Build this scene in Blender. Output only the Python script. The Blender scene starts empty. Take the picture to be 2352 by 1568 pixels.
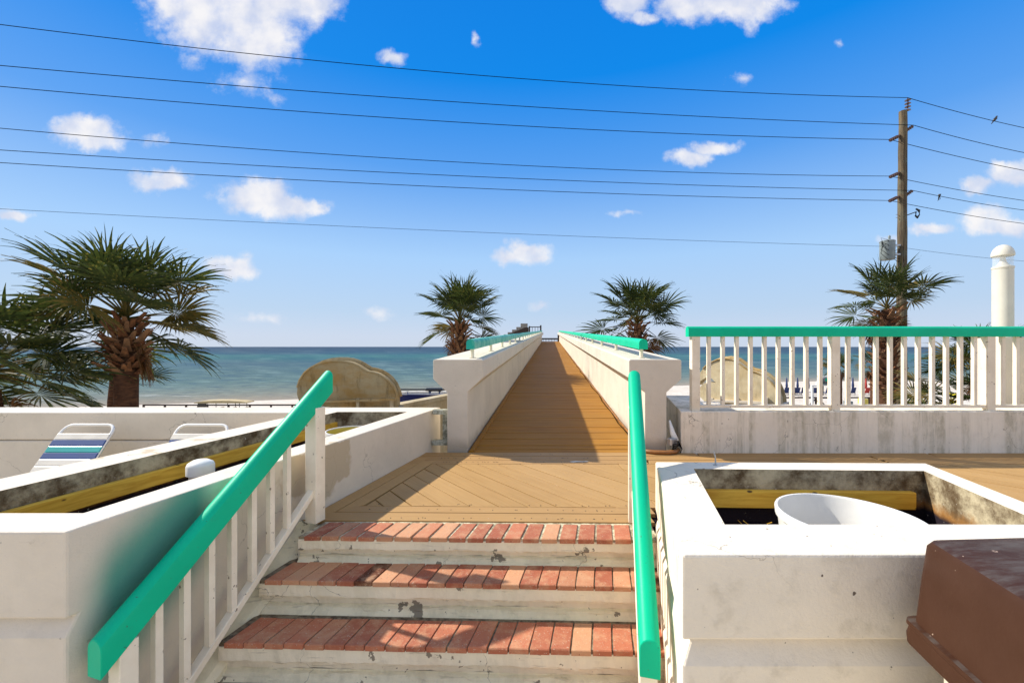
import bpy, math, random
from mathutils import Vector, Matrix
from math import sin, cos, pi, radians, atan2, sqrt
random.seed(7)
S = bpy.context.scene
COL = S.collection

# ------------------------------------------------------------------ camera
CAMH = 1.107
FD = 956.5                      # focal length in the units of the sketch I measured (2352 wide)
cam = bpy.data.cameras.new("camera"); cam.sensor_width = 36; cam.lens = 14.64
cam.shift_y = 0.005; cam.clip_end = 20000; cam.clip_start = 0.05
camo = bpy.data.objects.new("camera", cam); COL.objects.link(camo)
camo.location = (0, 0, CAMH); camo.rotation_euler = (radians(90), 0, 0)
S.camera = camo

# ------------------------------------------------------------------ light and view
SUN_TO = Vector((-1.07, 0.44, 1.0)).normalized()        # direction to the sun
sun = bpy.data.lights.new("sun", 'SUN'); sun.energy = 3.65; sun.angle = radians(0.9); sun.color = (1, .955, .87)
suno = bpy.data.objects.new("sun", sun); COL.objects.link(suno)
suno.rotation_euler = (-SUN_TO).to_track_quat('-Z', 'Y').to_euler()
suno.location = (-20, 8, 20)
S.view_settings.view_transform = 'Standard'; S.view_settings.look = 'None'
S.view_settings.exposure = 0.85; S.view_settings.gamma = 1
S.cycles.max_bounces = 6; S.cycles.diffuse_bounces = 4; S.cycles.transparent_max_bounces = 8
S.cycles.use_denoising = True

class NT:
    def __init__(s, nt): s.nt = nt; s.x = 0
    def n(s, t, **kw):
        nd = s.nt.nodes.new(t); s.x += 40; nd.location = (s.x, 0)
        for k, v in kw.items():
            if k.startswith('i_'):
                key = k[2:]; key = int(key) if key.isdigit() else key.replace('_', ' ')
                sk = nd.inputs[key]
                if isinstance(v, bpy.types.NodeSocket): s.nt.links.new(v, sk)
                else: sk.default_value = v
            else: setattr(nd, k, v)
        return nd
    def math(s, op, a, b=0.0, c=0.0, clamp=False):
        nd = s.n('ShaderNodeMath', operation=op, use_clamp=clamp, i_0=a, i_1=b)
        if op in ('MULTIPLY_ADD', 'COMPARE', 'SMOOTH_MIN', 'SMOOTH_MAX'):
            if isinstance(c, bpy.types.NodeSocket): s.nt.links.new(c, nd.inputs[2])
            else: nd.inputs[2].default_value = c
        return nd.outputs[0]
    def vm(s, op, a, b=(0, 0, 0), c=None):
        nd = s.n('ShaderNodeVectorMath', operation=op, i_0=a, i_1=b)
        if c is not None:
            if isinstance(c, bpy.types.NodeSocket): s.nt.links.new(c, nd.inputs[2])
            else: nd.inputs[2].default_value = c
        return nd.outputs[1] if op in ('LENGTH', 'DOT_PRODUCT') else nd.outputs[0]
    def ss(s, v, a, b, lo=0.0, hi=1.0):      # smoothstep
        nd = s.n('ShaderNodeMapRange', interpolation_type='SMOOTHSTEP', i_0=v, i_1=a, i_2=b, i_3=lo, i_4=hi)
        return nd.outputs[0]
    def mix(s, f, a, b, blend='MIX'):
        nd = s.n('ShaderNodeMix', data_type='RGBA', blend_type=blend)
        for i, v in ((0, f), (6, a), (7, b)):
            if isinstance(v, bpy.types.NodeSocket): s.nt.links.new(v, nd.inputs[i])
            else:
                if i and len(v) == 3: v = (*v, 1)
                nd.inputs[i].default_value = v
        return nd.outputs[2]
    def noise(s, vec, scale, detail=4, rough=.55, dist=0.0, dim='3D'):
        nd = s.n('ShaderNodeTexNoise', i_Vector=vec, i_Scale=scale, i_Detail=detail, i_Roughness=rough, i_Distortion=dist)
        return nd.outputs[0]

w = bpy.data.worlds.new("World"); S.world = w; w.use_nodes = True
w.node_tree.nodes.clear(); W = NT(w.node_tree)
sky = W.n('ShaderNodeTexSky', sky_type='NISHITA', sun_disc=False)
sky.sun_elevation = math.asin(SUN_TO.z); sky.sun_rotation = atan2(SUN_TO.x, SUN_TO.y)
sky.air_density = 1.0; sky.dust_density = 0.6; sky.ozone_density = 3.0; sky.altitude = 0
SKYSTR = 0.10
# measured colours of the sky over its height, with the sun side glow of the sky model on top
tc = W.n('ShaderNodeTexCoord').outputs['Generated']
sp = W.n('ShaderNodeSeparateXYZ', i_0=tc)
EXPO = 2**S.view_settings.exposure
rp = W.n('ShaderNodeValToRGB', i_0=sp.outputs[2]); cr = rp.color_ramp
stops = [(0.0, (.60, .69, .83)), (.022, (.60, .69, .85)), (.081, (.50, .66, .87)), (.201, (.40, .64, .97)), (.386, (.10, .36, .89)), (.539, (.0, .25, .84)), (.64, (.0, .225, .80))]
cr.elements[0].position = 0; cr.elements[0].color = (*stops[0][1], 1); cr.elements[1].position = 1; cr.elements[1].color = (.03, .19, .66, 1)
for p, c in stops[1:]:
    e = cr.elements.new(p); e.color = (*c, 1)
skycol = W.mix(.035, W.vm('SCALE', rp.outputs[0]), sky.outputs[0])
for nd in w.node_tree.nodes:
    if nd.type == 'VECT_MATH' and nd.operation == 'SCALE': nd.inputs['Scale'].default_value = 10/EXPO
# clouds, by direction
dy = W.math('MAXIMUM', sp.outputs[1], .05)
u = W.math('DIVIDE', sp.outputs[0], dy); v_ = W.math('DIVIDE', sp.outputs[2], dy)
uv = W.n('ShaderNodeCombineXYZ', i_0=u, i_1=v_, i_2=0.0).outputs[0]
nz = W.n('ShaderNodeTexNoise', i_Vector=uv, i_Scale=9.0, i_Detail=6.0, i_Roughness=.6)
wv = W.vm('MULTIPLY', W.vm('SUBTRACT', nz.outputs['Color'], (.5, .5, .5)), (.11, .075, 0))
uvd = W.vm('ADD', uv, wv)
CL = [(500,35,150,90,1),(590,85,105,75,1),(420,10,90,60,.9),(700,5,85,55,.9),(610,10,110,60,.95),(560,190,85,32,.35),(440,128,28,28,.3),(628,222,24,20,.3),
 (907,140,30,22,.7),(1097,92,14,18,.45),(1440,5,60,36,.9),(1480,35,28,20,.7),(1610,5,100,55,1),(1700,15,110,45,.85),(1725,40,30,36,.6),(1710,182,22,14,.3),(1938,108,14,10,.28),
 (195,300,88,40,1),(215,320,95,30,.9),(355,320,26,14,.35),(367,413,72,28,.95),(590,448,90,44,1),(650,470,100,30,.95),(722,472,34,20,.8),(527,617,66,25,1),(560,592,28,12,.3),
 (1212,580,58,27,.95),(1180,590,50,18,.8),(1590,362,50,22,.8),(1635,340,60,20,.8),(25,488,50,16,.7),(2250,428,38,22,.9),(2330,398,70,32,1),(2290,380,30,16,.7),(2260,505,66,34,1),(2290,520,90,26,.95),
 (2135,522,44,16,.75),(1243,706,30,12,.4),(865,712,34,14,.35),(605,728,60,14,.35),(1432,491,36,9,.35),(2040,552,44,16,.4),(30,735,70,22,.4)]
F = None
for (cx, cy, rx, ry, st) in CL:
    cu, cv = (cx-1176)/FD, (796-cy)/FD
    d = W.vm('LENGTH', W.vm('MULTIPLY', W.vm('SUBTRACT', uvd, (cu, cv, 0)), (FD/rx/1.25, FD/ry/1.25, 0)))
    f = W.math('MULTIPLY_ADD', d, -st, st)
    F = f if F is None else W.math('MAXIMUM', F, f)
fine = W.noise(uv, 26, 8, .62)
fr = W.math('MULTIPLY_ADD', fine, .9, -.45)
Fn = W.math('ADD', F, W.math('MULTIPLY', fr, .85))
inside = W.math('MULTIPLY', W.ss(sp.outputs[1], .35, .42), 1.0)
a1 = W.math('MULTIPLY', W.ss(Fn, .0, .56), inside)
# unseen clouds added outside the view, thickened as white fill for shaded faces
g = W.noise(W.vm('MULTIPLY', tc, (3, 3, 7)), 2.2, 7, .6)
a2 = W.math('MULTIPLY', W.ss(g, .41, .53), W.math('SUBTRACT', 1.0, inside))
a2 = W.math('MULTIPLY', a2, W.ss(sp.outputs[2], .02, .12))
alpha = W.math('MAXIMUM', a1, a2)
alpha = W.math('MULTIPLY', alpha, W.ss(W.noise(uv, 11, 6, .6), .30, .55, .72, .96))
shade = W.ss(W.noise(uv, 14, 5, .5), .3, .7)
ccol = W.mix(shade, tuple(q/EXPO for q in (6.7, 7.2, 8.7)), tuple(q/EXPO for q in (9.7, 9.5, 9.5)))
final = W.mix(alpha, skycol, ccol)
bg = W.n('ShaderNodeBackground', i_Color=final, i_Strength=SKYSTR)
out = W.n('ShaderNodeOutputWorld', i_Surface=bg.outputs[0])

# ------------------------------------------------------------------ helpers
def at(x, y, Y):                 # sketch point at distance Y
    return Vector(((x-1176)*Y/FD, Y, CAMH-(y-796)*Y/FD))
def onz(x, y, z):                # sketch point on the level z
    Y = (CAMH-z)*FD/(y-796); return Vector(((x-1176)*Y/FD, Y, z))

class MB:
    def __init__(s): s.v = []; s.f = []; s.mi = []
    def add(s, vs, fs, m=0):
        o = len(s.v); s.v += [tuple(p) for p in vs]; s.f += [tuple(i+o for i in f) for f in fs]; s.mi += [m]*len(fs); return s
    def box(s, c, d, rz=0, m=0):
        c = Vector(c); R = Matrix.Rotation(rz, 3, 'Z')
        vs = [c+R@Vector((sx*d[0]/2, sy*d[1]/2, sz*d[2]/2)) for sz in (-1, 1) for sx, sy in ((-1,-1),(1,-1),(1,1),(-1,1))]
        return s.add(vs, [(3,2,1,0),(4,5,6,7),(0,1,5,4),(1,2,6,5),(2,3,7,6),(3,0,4,7)], m)
    def prism(s, pts, z0, z1, m=0):          # polygon (ccw) extruded in z
        n = len(pts)
        vs = [(p[0], p[1], z0) for p in pts]+[(p[0], p[1], z1) for p in pts]
        return s.add(vs, [tuple(range(n))[::-1], tuple(range(n, 2*n))]+[(i, (i+1) % n, (i+1) % n+n, i+n) for i in range(n)], m)
    def loft(s, rings, cap=True, closed=True, m=0):
        n = len(rings[0]); vs = [p for r in rings for p in r]; fs = []
        for k in range(len(rings)-1):
            for i in range(n if closed else n-1):
                j = (i+1) % n; fs.append((k*n+i, k*n+j, (k+1)*n+j, (k+1)*n+i))
        if cap: fs += [tuple(range(n))[::-1], tuple(range((len(rings)-1)*n, len(rings)*n))]
        return s.add(vs, fs, m)
    def tube(s, pts, r, n=8, cap=True, m=0):
        pts = [Vector(p) for p in pts]; rings = []; up = Vector((0, 0, 1))
        for i, p in enumerate(pts):
            t = (pts[min(i+1, len(pts)-1)]-pts[max(i-1, 0)]).normalized()
            a = t.cross(up)
            if a.length < .05: a = t.cross(Vector((0, 1, 0)))
            a.normalize(); b = a.cross(t); rr = r[i] if isinstance(r, (list, tuple)) else r
            rings.append([p+(a*cos(2*pi*k/n)+b*sin(2*pi*k/n))*rr for k in range(n)])
        return s.loft(rings, cap, m=m)
    def bar(s, p, q, wd, h, m=0):            # rectangular bar, upright ends
        p = Vector(p); q = Vector(q); d = (q-p); dh = Vector((d.x, d.y, 0)).normalized(); sd = Vector((dh.y, -dh.x, 0))*wd/2; uz = Vector((0, 0, h/2))
        r = [[e-sd-uz, e+sd-uz, e+sd+uz, e-sd+uz] for e in (p, q)]
        return s.loft([r[0][::-1], r[1][::-1]], m=m)
    def lathe(s, prof, c=(0, 0, 0), n=24, m=0):
        c = Vector(c); rings = [[c+Vector((r*cos(2*pi*k/n), r*sin(2*pi*k/n), z)) for k in range(n)] for r, z in prof]
        return s.loft(rings, cap=False, m=m)

WL = {}
def mk(name, mb, mats, parent=None, smooth=False, bevel=0, origin=None):
    if not isinstance(mats, (list, tuple)): mats = [mats]
    V = [Vector(p) for p in mb.v]
    if origin is None:
        origin = Vector(((min(p.x for p in V)+max(p.x for p in V))/2, (min(p.y for p in V)+max(p.y for p in V))/2, min(p.z for p in V)))
    else: origin = Vector(origin)
    me = bpy.data.meshes.new(name); me.from_pydata([p-origin for p in V], [], mb.f); me.update()
    for mt in mats: me.materials.append(mt)
    for i, p in enumerate(me.polygons): p.material_index = mb.mi[i]; p.use_smooth = bool(smooth)
    o = bpy.data.objects.new(name, me); COL.objects.link(o); WL[o.name] = origin
    if parent is not None: o.parent = parent; o.location = origin-WL[parent.name]
    else: o.location = origin
    if bevel:
        b = o.modifiers.new("bevel", 'BEVEL'); b.width = bevel; b.segments = 2; b.limit_method = 'ANGLE'; b.angle_limit = radians(40)
        b.harden_normals = False
    if smooth and smooth != 1:
        me.set_sharp_from_angle(angle=radians(smooth))
    return o
def inst(src, loc, parent, rot=(0, 0, 0), scale=(1, 1, 1), name=None):
    o = src.copy(); 
    if name: o.name = name
    COL.objects.link(o); o.parent = parent; loc = Vector(loc); WL[o.name] = loc
    o.location = loc-(WL[parent.name] if parent else Vector((0, 0, 0))); o.rotation_euler = rot; o.scale = scale
    return o
def place(name, me, loc, parent, rot=(0, 0, 0), scale=(1, 1, 1)):
    o = bpy.data.objects.new(name, me); COL.objects.link(o); loc = Vector(loc); WL[o.name] = loc
    o.parent = parent; o.location = loc-(WL[parent.name] if parent else Vector((0, 0, 0))); o.rotation_euler = rot; o.scale = scale
    return o
def thing(name, loc, label, cat, group=None):
    o = bpy.data.objects.new(name, None); COL.objects.link(o); o.location = loc; WL[o.name] = Vector(loc); o.empty_display_size = .2
    return tag(o, label, cat, group)
def tag(o, label, cat, group=None):
    o['label'] = label; o['category'] = cat
    if group: o['group'] = group
    return o
def struct(o): o['kind'] = 'structure'; return o
def sempty(name, loc=(0, 0, 0)):
    o = bpy.data.objects.new(name, None); COL.objects.link(o); o.location = loc; WL[o.name] = Vector(loc); return struct(o)

# ------------------------------------------------------------------ materials
def material(name, build, rough=.7, spec=.5):
    m = bpy.data.materials.new(name); m.use_nodes = True; nt = m.node_tree; nt.nodes.clear(); T = NT(nt)
    b = T.n('ShaderNodeBsdfPrincipled', i_Roughness=rough); b.inputs['Specular IOR Level'].default_value = spec
    o = T.n('ShaderNodeOutputMaterial', i_Surface=b.outputs[0])
    pos = T.n('ShaderNodeNewGeometry').outputs['Position']
    build(T, b, pos); return m
def bump(T, b, h, strength=.3, dist=.01):
    bn = T.n('ShaderNodeBump', i_Height=h, i_Strength=strength, i_Distance=dist); T.nt.links.new(bn.outputs[0], b.inputs['Normal'])
ALB = .88
def setc(T, b, c): T.nt.links.new(T.mix(1.0, c, (ALB, ALB, ALB), 'MULTIPLY'), b.inputs['Base Color'])
def simple(name, c, rough=.6, var=.15, scale=8, bs=.15, spec=.5, metal=0):
    def bd(T, b, pos):
        n = T.noise(pos, scale, 5, .6); c2 = tuple(x*(1-var*2) for x in c)
        setc(T, b, T.mix(T.ss(n, .3, .7), c2, c)); b.inputs['Metallic'].default_value = metal
        bump(T, b, T.noise(pos, scale*12, 3), bs, .004)
    return material(name, bd, rough, spec)

def plaster_build(base, stain=(.36, .30, .20), amount=.5, streak=0.0, lowz=None, teal=False, ochre=0.0, chips=False):
    def bd(T, b, pos):
        n1 = T.noise(pos, 1.7, 6, .6); n2 = T.noise(pos, 9, 6, .65); n3 = T.noise(pos, 85, 4, .6)
        c = T.mix(T.ss(n1, .3, .72), base, tuple(x*.86 for x in base))
        c = T.mix(T.math('MULTIPLY', T.ss(n2, .52, .75), .22*amount), c, stain)
        # small chips and specks
        sp_ = T.ss(T.noise(pos, 34, 2, .5), .73, .77)
        c = T.mix(T.math('MULTIPLY', sp_, .75*amount), c, (.16, .12, .09))
        # hairline cracks
        vo = T.n('ShaderNodeTexVoronoi', feature='DISTANCE_TO_EDGE', i_Vector=T.vm('ADD', pos, T.vm('MULTIPLY', T.n('ShaderNodeTexNoise', i_Vector=pos, i_Scale=5.0, i_Detail=5.0).outputs['Color'], (.35, .35, .35))), i_Scale=1.6)
        cr = T.math('MULTIPLY', T.ss(vo.outputs[0], .0, .0045, 1, 0), T.ss(T.noise(pos, 1.1, 2), .50, .56))
        c = T.mix(T.math('MULTIPLY', cr, .7), c, (.12, .09, .07))
        if ochre:
            o_ = T.ss(T.noise(T.vm('MULTIPLY', pos, (1, 1, 1.8)), 1.3, 6, .65), .38, .68)
            c = T.mix(T.math('MULTIPLY', o_, ochre), c, (.42, .24, .055))
            o2 = T.ss(T.noise(T.vm('MULTIPLY', pos, (3, 3, .7)), 1.6, 6, .7), .48, .7)
            c = T.mix(T.math('MULTIPLY', o2, ochre*.8), c, (.10, .075, .03))
        if chips:
            k1 = T.ss(T.noise(pos, 6.5, 5, .62), .635, .65); c = T.mix(T.math('MULTIPLY', k1, .85), c, (.17, .14, .10))
            k2 = T.ss(T.noise(T.vm('MULTIPLY', pos, (5, 5, 60)), 1.0, 5, .6), .60, .66); c = T.mix(T.math('MULTIPLY', k2, .3), c, (.24, .18, .10))
        if streak:
            s1 = T.noise(T.vm('MULTIPLY', pos, (5.5, 5.5, .35)), 1.0, 6, .72)
            s2 = T.noise(T.vm('MULTIPLY', pos, (1.7, 1.7, .8)), 1.0, 4, .6)
            s3 = T.noise(T.vm('MULTIPLY', pos, (22, 22, 10)), 1.0, 5, .7)
            s = T.math('MULTIPLY', T.ss(s1, .41, .60), T.ss(s2, .3, .6, .45, 1))
            s = T.math('MULTIPLY', s, T.ss(s3, .35, .6, .35, 1))
            c = T.mix(T.math('MULTIPLY', s, streak), c, (.27, .24, .13))
        if lowz is not None:
            z = T.n('ShaderNodeSeparateXYZ', i_0=pos).outputs[2]
            zz = T.math('ADD', z, T.math('MULTIPLY', T.noise(pos, 5, 5, .65), -.16))
            c = T.mix(T.math('MULTIPLY', T.ss(zz, lowz-.10, lowz+.03, 1, 0), .5), c, (.24, .19, .12))
        if teal:
            sq = T.n('ShaderNodeSeparateXYZ', i_0=T.vm('ADD', pos, T.vm('MULTIPLY', T.vm('SUBTRACT', T.n('ShaderNodeTexNoise', i_Vector=pos, i_Scale=6.0, i_Detail=6.0).outputs['Color'], (.5, .5, .5)), (.3, .3, .3))))
            pm = T.math('MULTIPLY', T.ss(sq.outputs[1], 3.12, 3.16, 1, 0), T.ss(sq.outputs[1], 2.5, 2.54))
            pm = T.math('MULTIPLY', pm, T.ss(sq.outputs[2], .10, .13))
            c = T.mix(T.math('MULTIPLY', T.math('MULTIPLY', pm, T.ss(sq.outputs[2], .405, .39)), .75), c, (.50, .39, .24))
            # teal smear along the handrail, painted into the colour like a soft shadow
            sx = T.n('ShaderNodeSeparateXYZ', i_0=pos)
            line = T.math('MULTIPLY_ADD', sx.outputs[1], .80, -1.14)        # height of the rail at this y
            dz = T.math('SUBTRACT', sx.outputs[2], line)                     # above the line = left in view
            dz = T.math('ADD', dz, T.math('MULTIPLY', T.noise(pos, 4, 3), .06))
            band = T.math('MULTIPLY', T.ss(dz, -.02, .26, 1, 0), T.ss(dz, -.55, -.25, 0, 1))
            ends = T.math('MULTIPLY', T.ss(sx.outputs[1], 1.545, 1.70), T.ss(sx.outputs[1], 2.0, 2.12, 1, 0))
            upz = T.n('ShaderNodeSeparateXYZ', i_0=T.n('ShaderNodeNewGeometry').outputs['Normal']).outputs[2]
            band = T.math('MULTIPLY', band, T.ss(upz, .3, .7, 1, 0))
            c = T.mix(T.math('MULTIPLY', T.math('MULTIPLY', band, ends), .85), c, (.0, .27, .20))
        setc(T, b, c)
        h = T.math('ADD', T.math('MULTIPLY', n3, .35), T.math('MULTIPLY', n2, 1.0))
        bump(T, b, h, .45, .012)
    return bd
WHITE = (.78, .69, .555)
M = {}
M['plaster'] = material('white_plaster', plaster_build(WHITE), .75, .25)
M['plaster_teal'] = material('white_plaster_teal_shade', plaster_build((.80, .70, .56), teal=True, lowz=-.52), .75, .25)
M['plaster_low'] = material('white_plaster_dirty_foot', plaster_build(WHITE, lowz=.06), .75, .25)
M['plaster_rough'] = material('rough_white_plaster', plaster_build((.98, .865, .69), amount=1.3), .85, .2)
M['streaked'] = material('streaked_plaster', plaster_build((1.0, .90, .74), streak=.6, amount=.9), .8, .2)
M['ochre'] = material('weathered_ochre_concrete', plaster_build((.52, .42, .24), ochre=.75, amount=1.0), .85, .15)
M['ochrepale'] = material('pale_ochre_concrete', plaster_build((.80, .68, .44), ochre=.38, amount=1.0), .85, .15)
M['ochre2'] = material('weathered_cream_concrete', plaster_build((.60, .52, .36), ochre=.35, streak=.4, amount=1.0), .85, .15)
M['riser'] = material('dirty_riser_plaster', plaster_build((1.0, .88, .64), streak=.12, amount=1.1, chips=True), .85, .2)
M['riser2'] = material('grimy_cove_plaster', plaster_build((1.0, .88, .60), streak=.22, amount=1.4, chips=True), .9, .2)
def inner_concrete(T, b, pos):
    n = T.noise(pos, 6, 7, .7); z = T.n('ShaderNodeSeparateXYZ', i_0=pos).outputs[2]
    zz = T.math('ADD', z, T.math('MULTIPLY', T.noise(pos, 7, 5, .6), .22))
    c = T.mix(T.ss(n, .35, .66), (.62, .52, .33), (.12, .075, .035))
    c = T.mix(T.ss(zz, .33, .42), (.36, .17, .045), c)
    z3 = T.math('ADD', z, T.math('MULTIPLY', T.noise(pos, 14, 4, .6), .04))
    c = T.mix(T.ss(z3, .225, .262), (.018, .012, .018), c)  # near black below the height of the ledger boards
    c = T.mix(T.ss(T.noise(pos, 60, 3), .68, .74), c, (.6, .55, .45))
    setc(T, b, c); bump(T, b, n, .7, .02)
M['inner'] = material('stained_inner_concrete', inner_concrete, .9, .2)
def teal(T, b, pos):
    n = T.noise(pos, 3, 4); c = T.mix(T.ss(n, .3, .7), (.0, .50, .26), (.0, .56, .30))
    c = T.mix(T.math('MULTIPLY', T.ss(T.noise(pos, 22, 5, .7), .60, .72), .35), c, (.02, .36, .24))
    c = T.mix(T.math('MULTIPLY', T.ss(T.noise(pos, 60, 3), .70, .74), .7), c, (.05, .16, .10))
    setc(T, b, c); bump(T, b, T.noise(pos, 130, 3), .12, .003)
M['teal'] = material('teal_gloss_paint', teal, .42, .16)
def tealf(T, b, pos):
    n = T.noise(pos, 7, 5, .6); c = T.mix(T.ss(n, .35, .6), (.02, .42, .32), (.22, .62, .46))
    setc(T, b, c); bump(T, b, T.noise(pos, 90, 3), .15, .003)
M['tealfade'] = material('faded_teal_paint', tealf, .5, .2)
def wpaint(T, b, pos):
    n = T.noise(pos, 5, 5, .6); c = T.mix(T.ss(n, .3, .7), (1.0, .89, .70), (.86, .74, .56))
    c = T.mix(T.math('MULTIPLY', T.ss(T.noise(pos, 28, 3, .6), .66, .70), .8), c, (.20, .13, .08))
    setc(T, b, c); bump(T, b, T.noise(pos, 60, 3), .2, .004)
M['wpaint'] = material('chipped_white_paint', wpaint, .5, .4)
def oldpaint(T, b, pos):
    n = T.noise(pos, 14, 6, .7); c = T.mix(T.ss(n, .35, .6), (.62, .62, .50), (.22, .22, .15))
    setc(T, b, c); bump(T, b, n, .5, .006)
M['oldpaint'] = material('weathered_pale_paint', oldpaint, .7, .3)

def plankmat(name, c1, c2, c3, axis_along, rough=.6):
    def bd(T, b, pos):
        r = T.n('ShaderNodeObjectInfo').outputs['Random']
        sc = (1.2, 30, 5) if axis_along == 'x' else ((30, 1.2, 5) if axis_along == 'y' else (9, 9, 5))
        if axis_along == 'd':
            pos = T.n('ShaderNodeMapping', i_Vector=pos, i_Rotation=(0, 0, radians(51.5))).outputs[0]; sc = (1.2, 30, 5)
        off = T.vm('ADD', T.vm('MULTIPLY', pos, sc), T.n('ShaderNodeCombineXYZ', i_0=T.math('MULTIPLY', r, 50)).outputs[0])
        gn = T.noise(off, 1.6, 6, .65)
        c = T.mix(T.ss(gn, .35, .68), c1, c2)
        c = T.mix(T.math('MULTIPLY', r, .45), c, c3)
        wear = T.ss(T.noise(pos, 1.1, 5, .6), .45, .75)
        c = T.mix(T.math('MULTIPLY', wear, .35), c, tuple(x*.62 for x in c1))
        sp_ = T.ss(T.noise(pos, 55, 2), .74, .77)
        c = T.mix(T.math('MULTIPLY', sp_, .6), c, (.65, .58, .48))
        setc(T, b, c); bump(T, b, gn, .35, .004)
    return material(name, bd, rough, .3)
M['deckd'] = plankmat('tan_deck_plank_diagonal', (.47, .275, .098), (.41, .23, .075), (.54, .33, .13), 'd')
M['deckx'] = plankmat('tan_deck_border_plank', (.45, .26, .095), (.39, .215, .075), (.50, .30, .115), 'x')
M['ramp'] = plankmat('worn_golden_brown_ramp_plank', (.42, .185, .014), (.26, .105, .008), (.32, .16, .022), 'x', .7)
M['timber'] = None
def timber(T, b, pos):
    q = T.vm('MULTIPLY', pos, (2.5, 2.5, 22)); n = T.noise(q, 1.4, 5, .6, 1.0)
    c = T.mix(T.ss(n, .3, .7), (.95, .58, .07), (.74, .38, .035))
    vo = T.n('ShaderNodeTexVoronoi', i_Vector=T.vm('MULTIPLY', pos, (1.1, 1.1, 2.2)), i_Scale=5.0).outputs[0]
    c = T.mix(T.ss(vo, .06, .10, .9, 0), c, (.05, .02, .008))
    setc(T, b, c); bump(T, b, n, .2, .004)
M['timber'] = material('yellow_pine_ledger', timber, .55, .3)
def brick(T, b, pos):
    r = T.n('ShaderNodeObjectInfo').outputs['Random']
    r2 = T.math('FRACT', T.math('MULTIPLY', r, 17.3)); r3 = T.math('FRACT', T.math('MULTIPLY', r, 7.7))
    c = T.mix(r, (.54, .185, .095), (.36, .105, .055))
    c = T.mix(T.math('MULTIPLY', T.ss(r2, .55, 1), .55), c, (.72, .42, .22))
    c = T.mix(T.ss(r3, .945, .955), c, (.12, .035, .015))
    n = T.noise(pos, 14, 6, .65)
    c = T.mix(T.math('MULTIPLY', T.ss(n, .42, .7), .5), c, (.64, .38, .21))
    c = T.mix(T.math('MULTIPLY', T.ss(T.noise(pos, 120, 2), .62, .72), .7), c, (.62, .5, .38))
    c = T.mix(T.math('MULTIPLY', T.ss(T.noise(pos, 95, 2), .66, .74), .5), c, (.10, .03, .02))
    setc(T, b, c); bump(T, b, T.math('ADD', T.noise(pos, 60, 4, .7), n), .5, .006)
M['brick'] = material('red_clay_paver', brick, .8, .25)
def mortar(T, b, pos):
    n = T.noise(pos, 30, 6, .7); setc(T, b, T.mix(T.ss(n, .35, .65), (.30, .25, .16), (.11, .085, .06))); bump(T, b, n, .6, .01)
M['mortar'] = material('crumbling_mortar', mortar, .95, .1)
def mortarp(T, b, pos):
    n = T.noise(pos, 22, 6, .7); setc(T, b, T.mix(T.ss(n, .35, .6), (.75, .68, .45), (.30, .24, .15))); bump(T, b, n, .6, .01)
M['mortar_pale'] = material('pale_mortar', mortarp, .95, .1)
def soil(T, b, pos):
    n = T.noise(pos, 20, 7, .7); setc(T, b, T.mix(T.ss(n, .4, .7), (.012, .008, .016), (.045, .026, .018))); bump(T, b, n, 1, .03)
M['soil'] = material('dark_soil', soil, .95, .1)
M['whiteplastic'] = simple('white_plastic', (.98, .95, .87), .35, .06, 3, .03, .4)
M['yellowplastic'] = simple('yellow_plastic', (.78, .62, .09), .4, .06, 3, .03)
def brown(T, b, pos):
    n = T.noise(pos, 4, 5, .6); c = T.mix(T.ss(n, .3, .7), (.050, .020, .010), (.062, .027, .015))
    q = T.vm('MULTIPLY', pos, (3, 12, 3)); s = T.noise(q, 2.2, 7, .72)
    up = T.n('ShaderNodeSeparateXYZ', i_0=T.n('ShaderNodeNewGeometry').outputs['Normal']).outputs[2]
    f = T.math('MULTIPLY', T.ss(up, .6, .95), T.ss(s, .38, .66))
    c = T.mix(T.math('MULTIPLY', f, .55), c, (.13, .115, .10))
    c = T.mix(T.math('MULTIPLY', T.ss(T.noise(pos, 38, 2), .72, .76), .8), c, (.5, .36, .26))
    setc(T, b, c); bump(T, b, T.noise(pos, 60, 4), .15, .004)
M['brown'] = material('scuffed_brown_plastic', brown, .5, .12)
M['cream'] = simple('cream_panel', (.72, .66, .52), .5, .05, 4, .1)
M['lampcream'] = simple('cream_lamp_paint', (.74, .70, .58), .4, .05, 4, .05)
def glass(T, b, pos):
    b.inputs['Base Color'].default_value = (.8, .85, .88, 1)
    tr_ = T.n('ShaderNodeBsdfTransparent'); mx = T.n('ShaderNodeMixShader', i_0=.28, i_1=tr_.outputs[0], i_2=b.outputs[0])
    o = [x for x in T.nt.nodes if x.type == 'OUTPUT_MATERIAL'][0]; T.nt.links.new(mx.outputs[0], o.inputs[0])
M['glass'] = material('clear_lamp_glass', glass, .08, .5)
M['metal'] = simple('galvanised_metal', (.55, .55, .56), .35, .1, 10, .1, .5, .7)
M['dark'] = simple('dark_rubber_and_shade', (.02, .02, .022), .5, .1)
M['wire'] = simple('black_cable', (.01, .01, .012), .9, .1, 8, 0, 0)
M['pole'] = None
def pole(T, b, pos):
    q = T.vm('MULTIPLY', pos, (16, 16, .7)); n = T.noise(q, 1.2, 6, .7)
    c = T.mix(T.ss(n, .35, .65), (.20, .15, .085), (.07, .05, .035)); c = T.mix(T.math('MULTIPLY', T.ss(T.noise(pos, 3, 4), .45, .7), .5), c, (.16, .17, .12))
    setc(T, b, c); bump(T, b, n, .8, .03)
M['pole'] = material('weathered_pole_wood', pole, .9, .2)
M['insul'] = simple('brown_insulator', (.14, .08, .07), .3, .1)
M['transf'] = simple('grey_transformer_paint', (.26, .30, .29), .45, .12, 4, .1)
M['darkwood'] = simple('dark_brown_timber', (.06, .035, .022), .8, .3, 12, .5)
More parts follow.
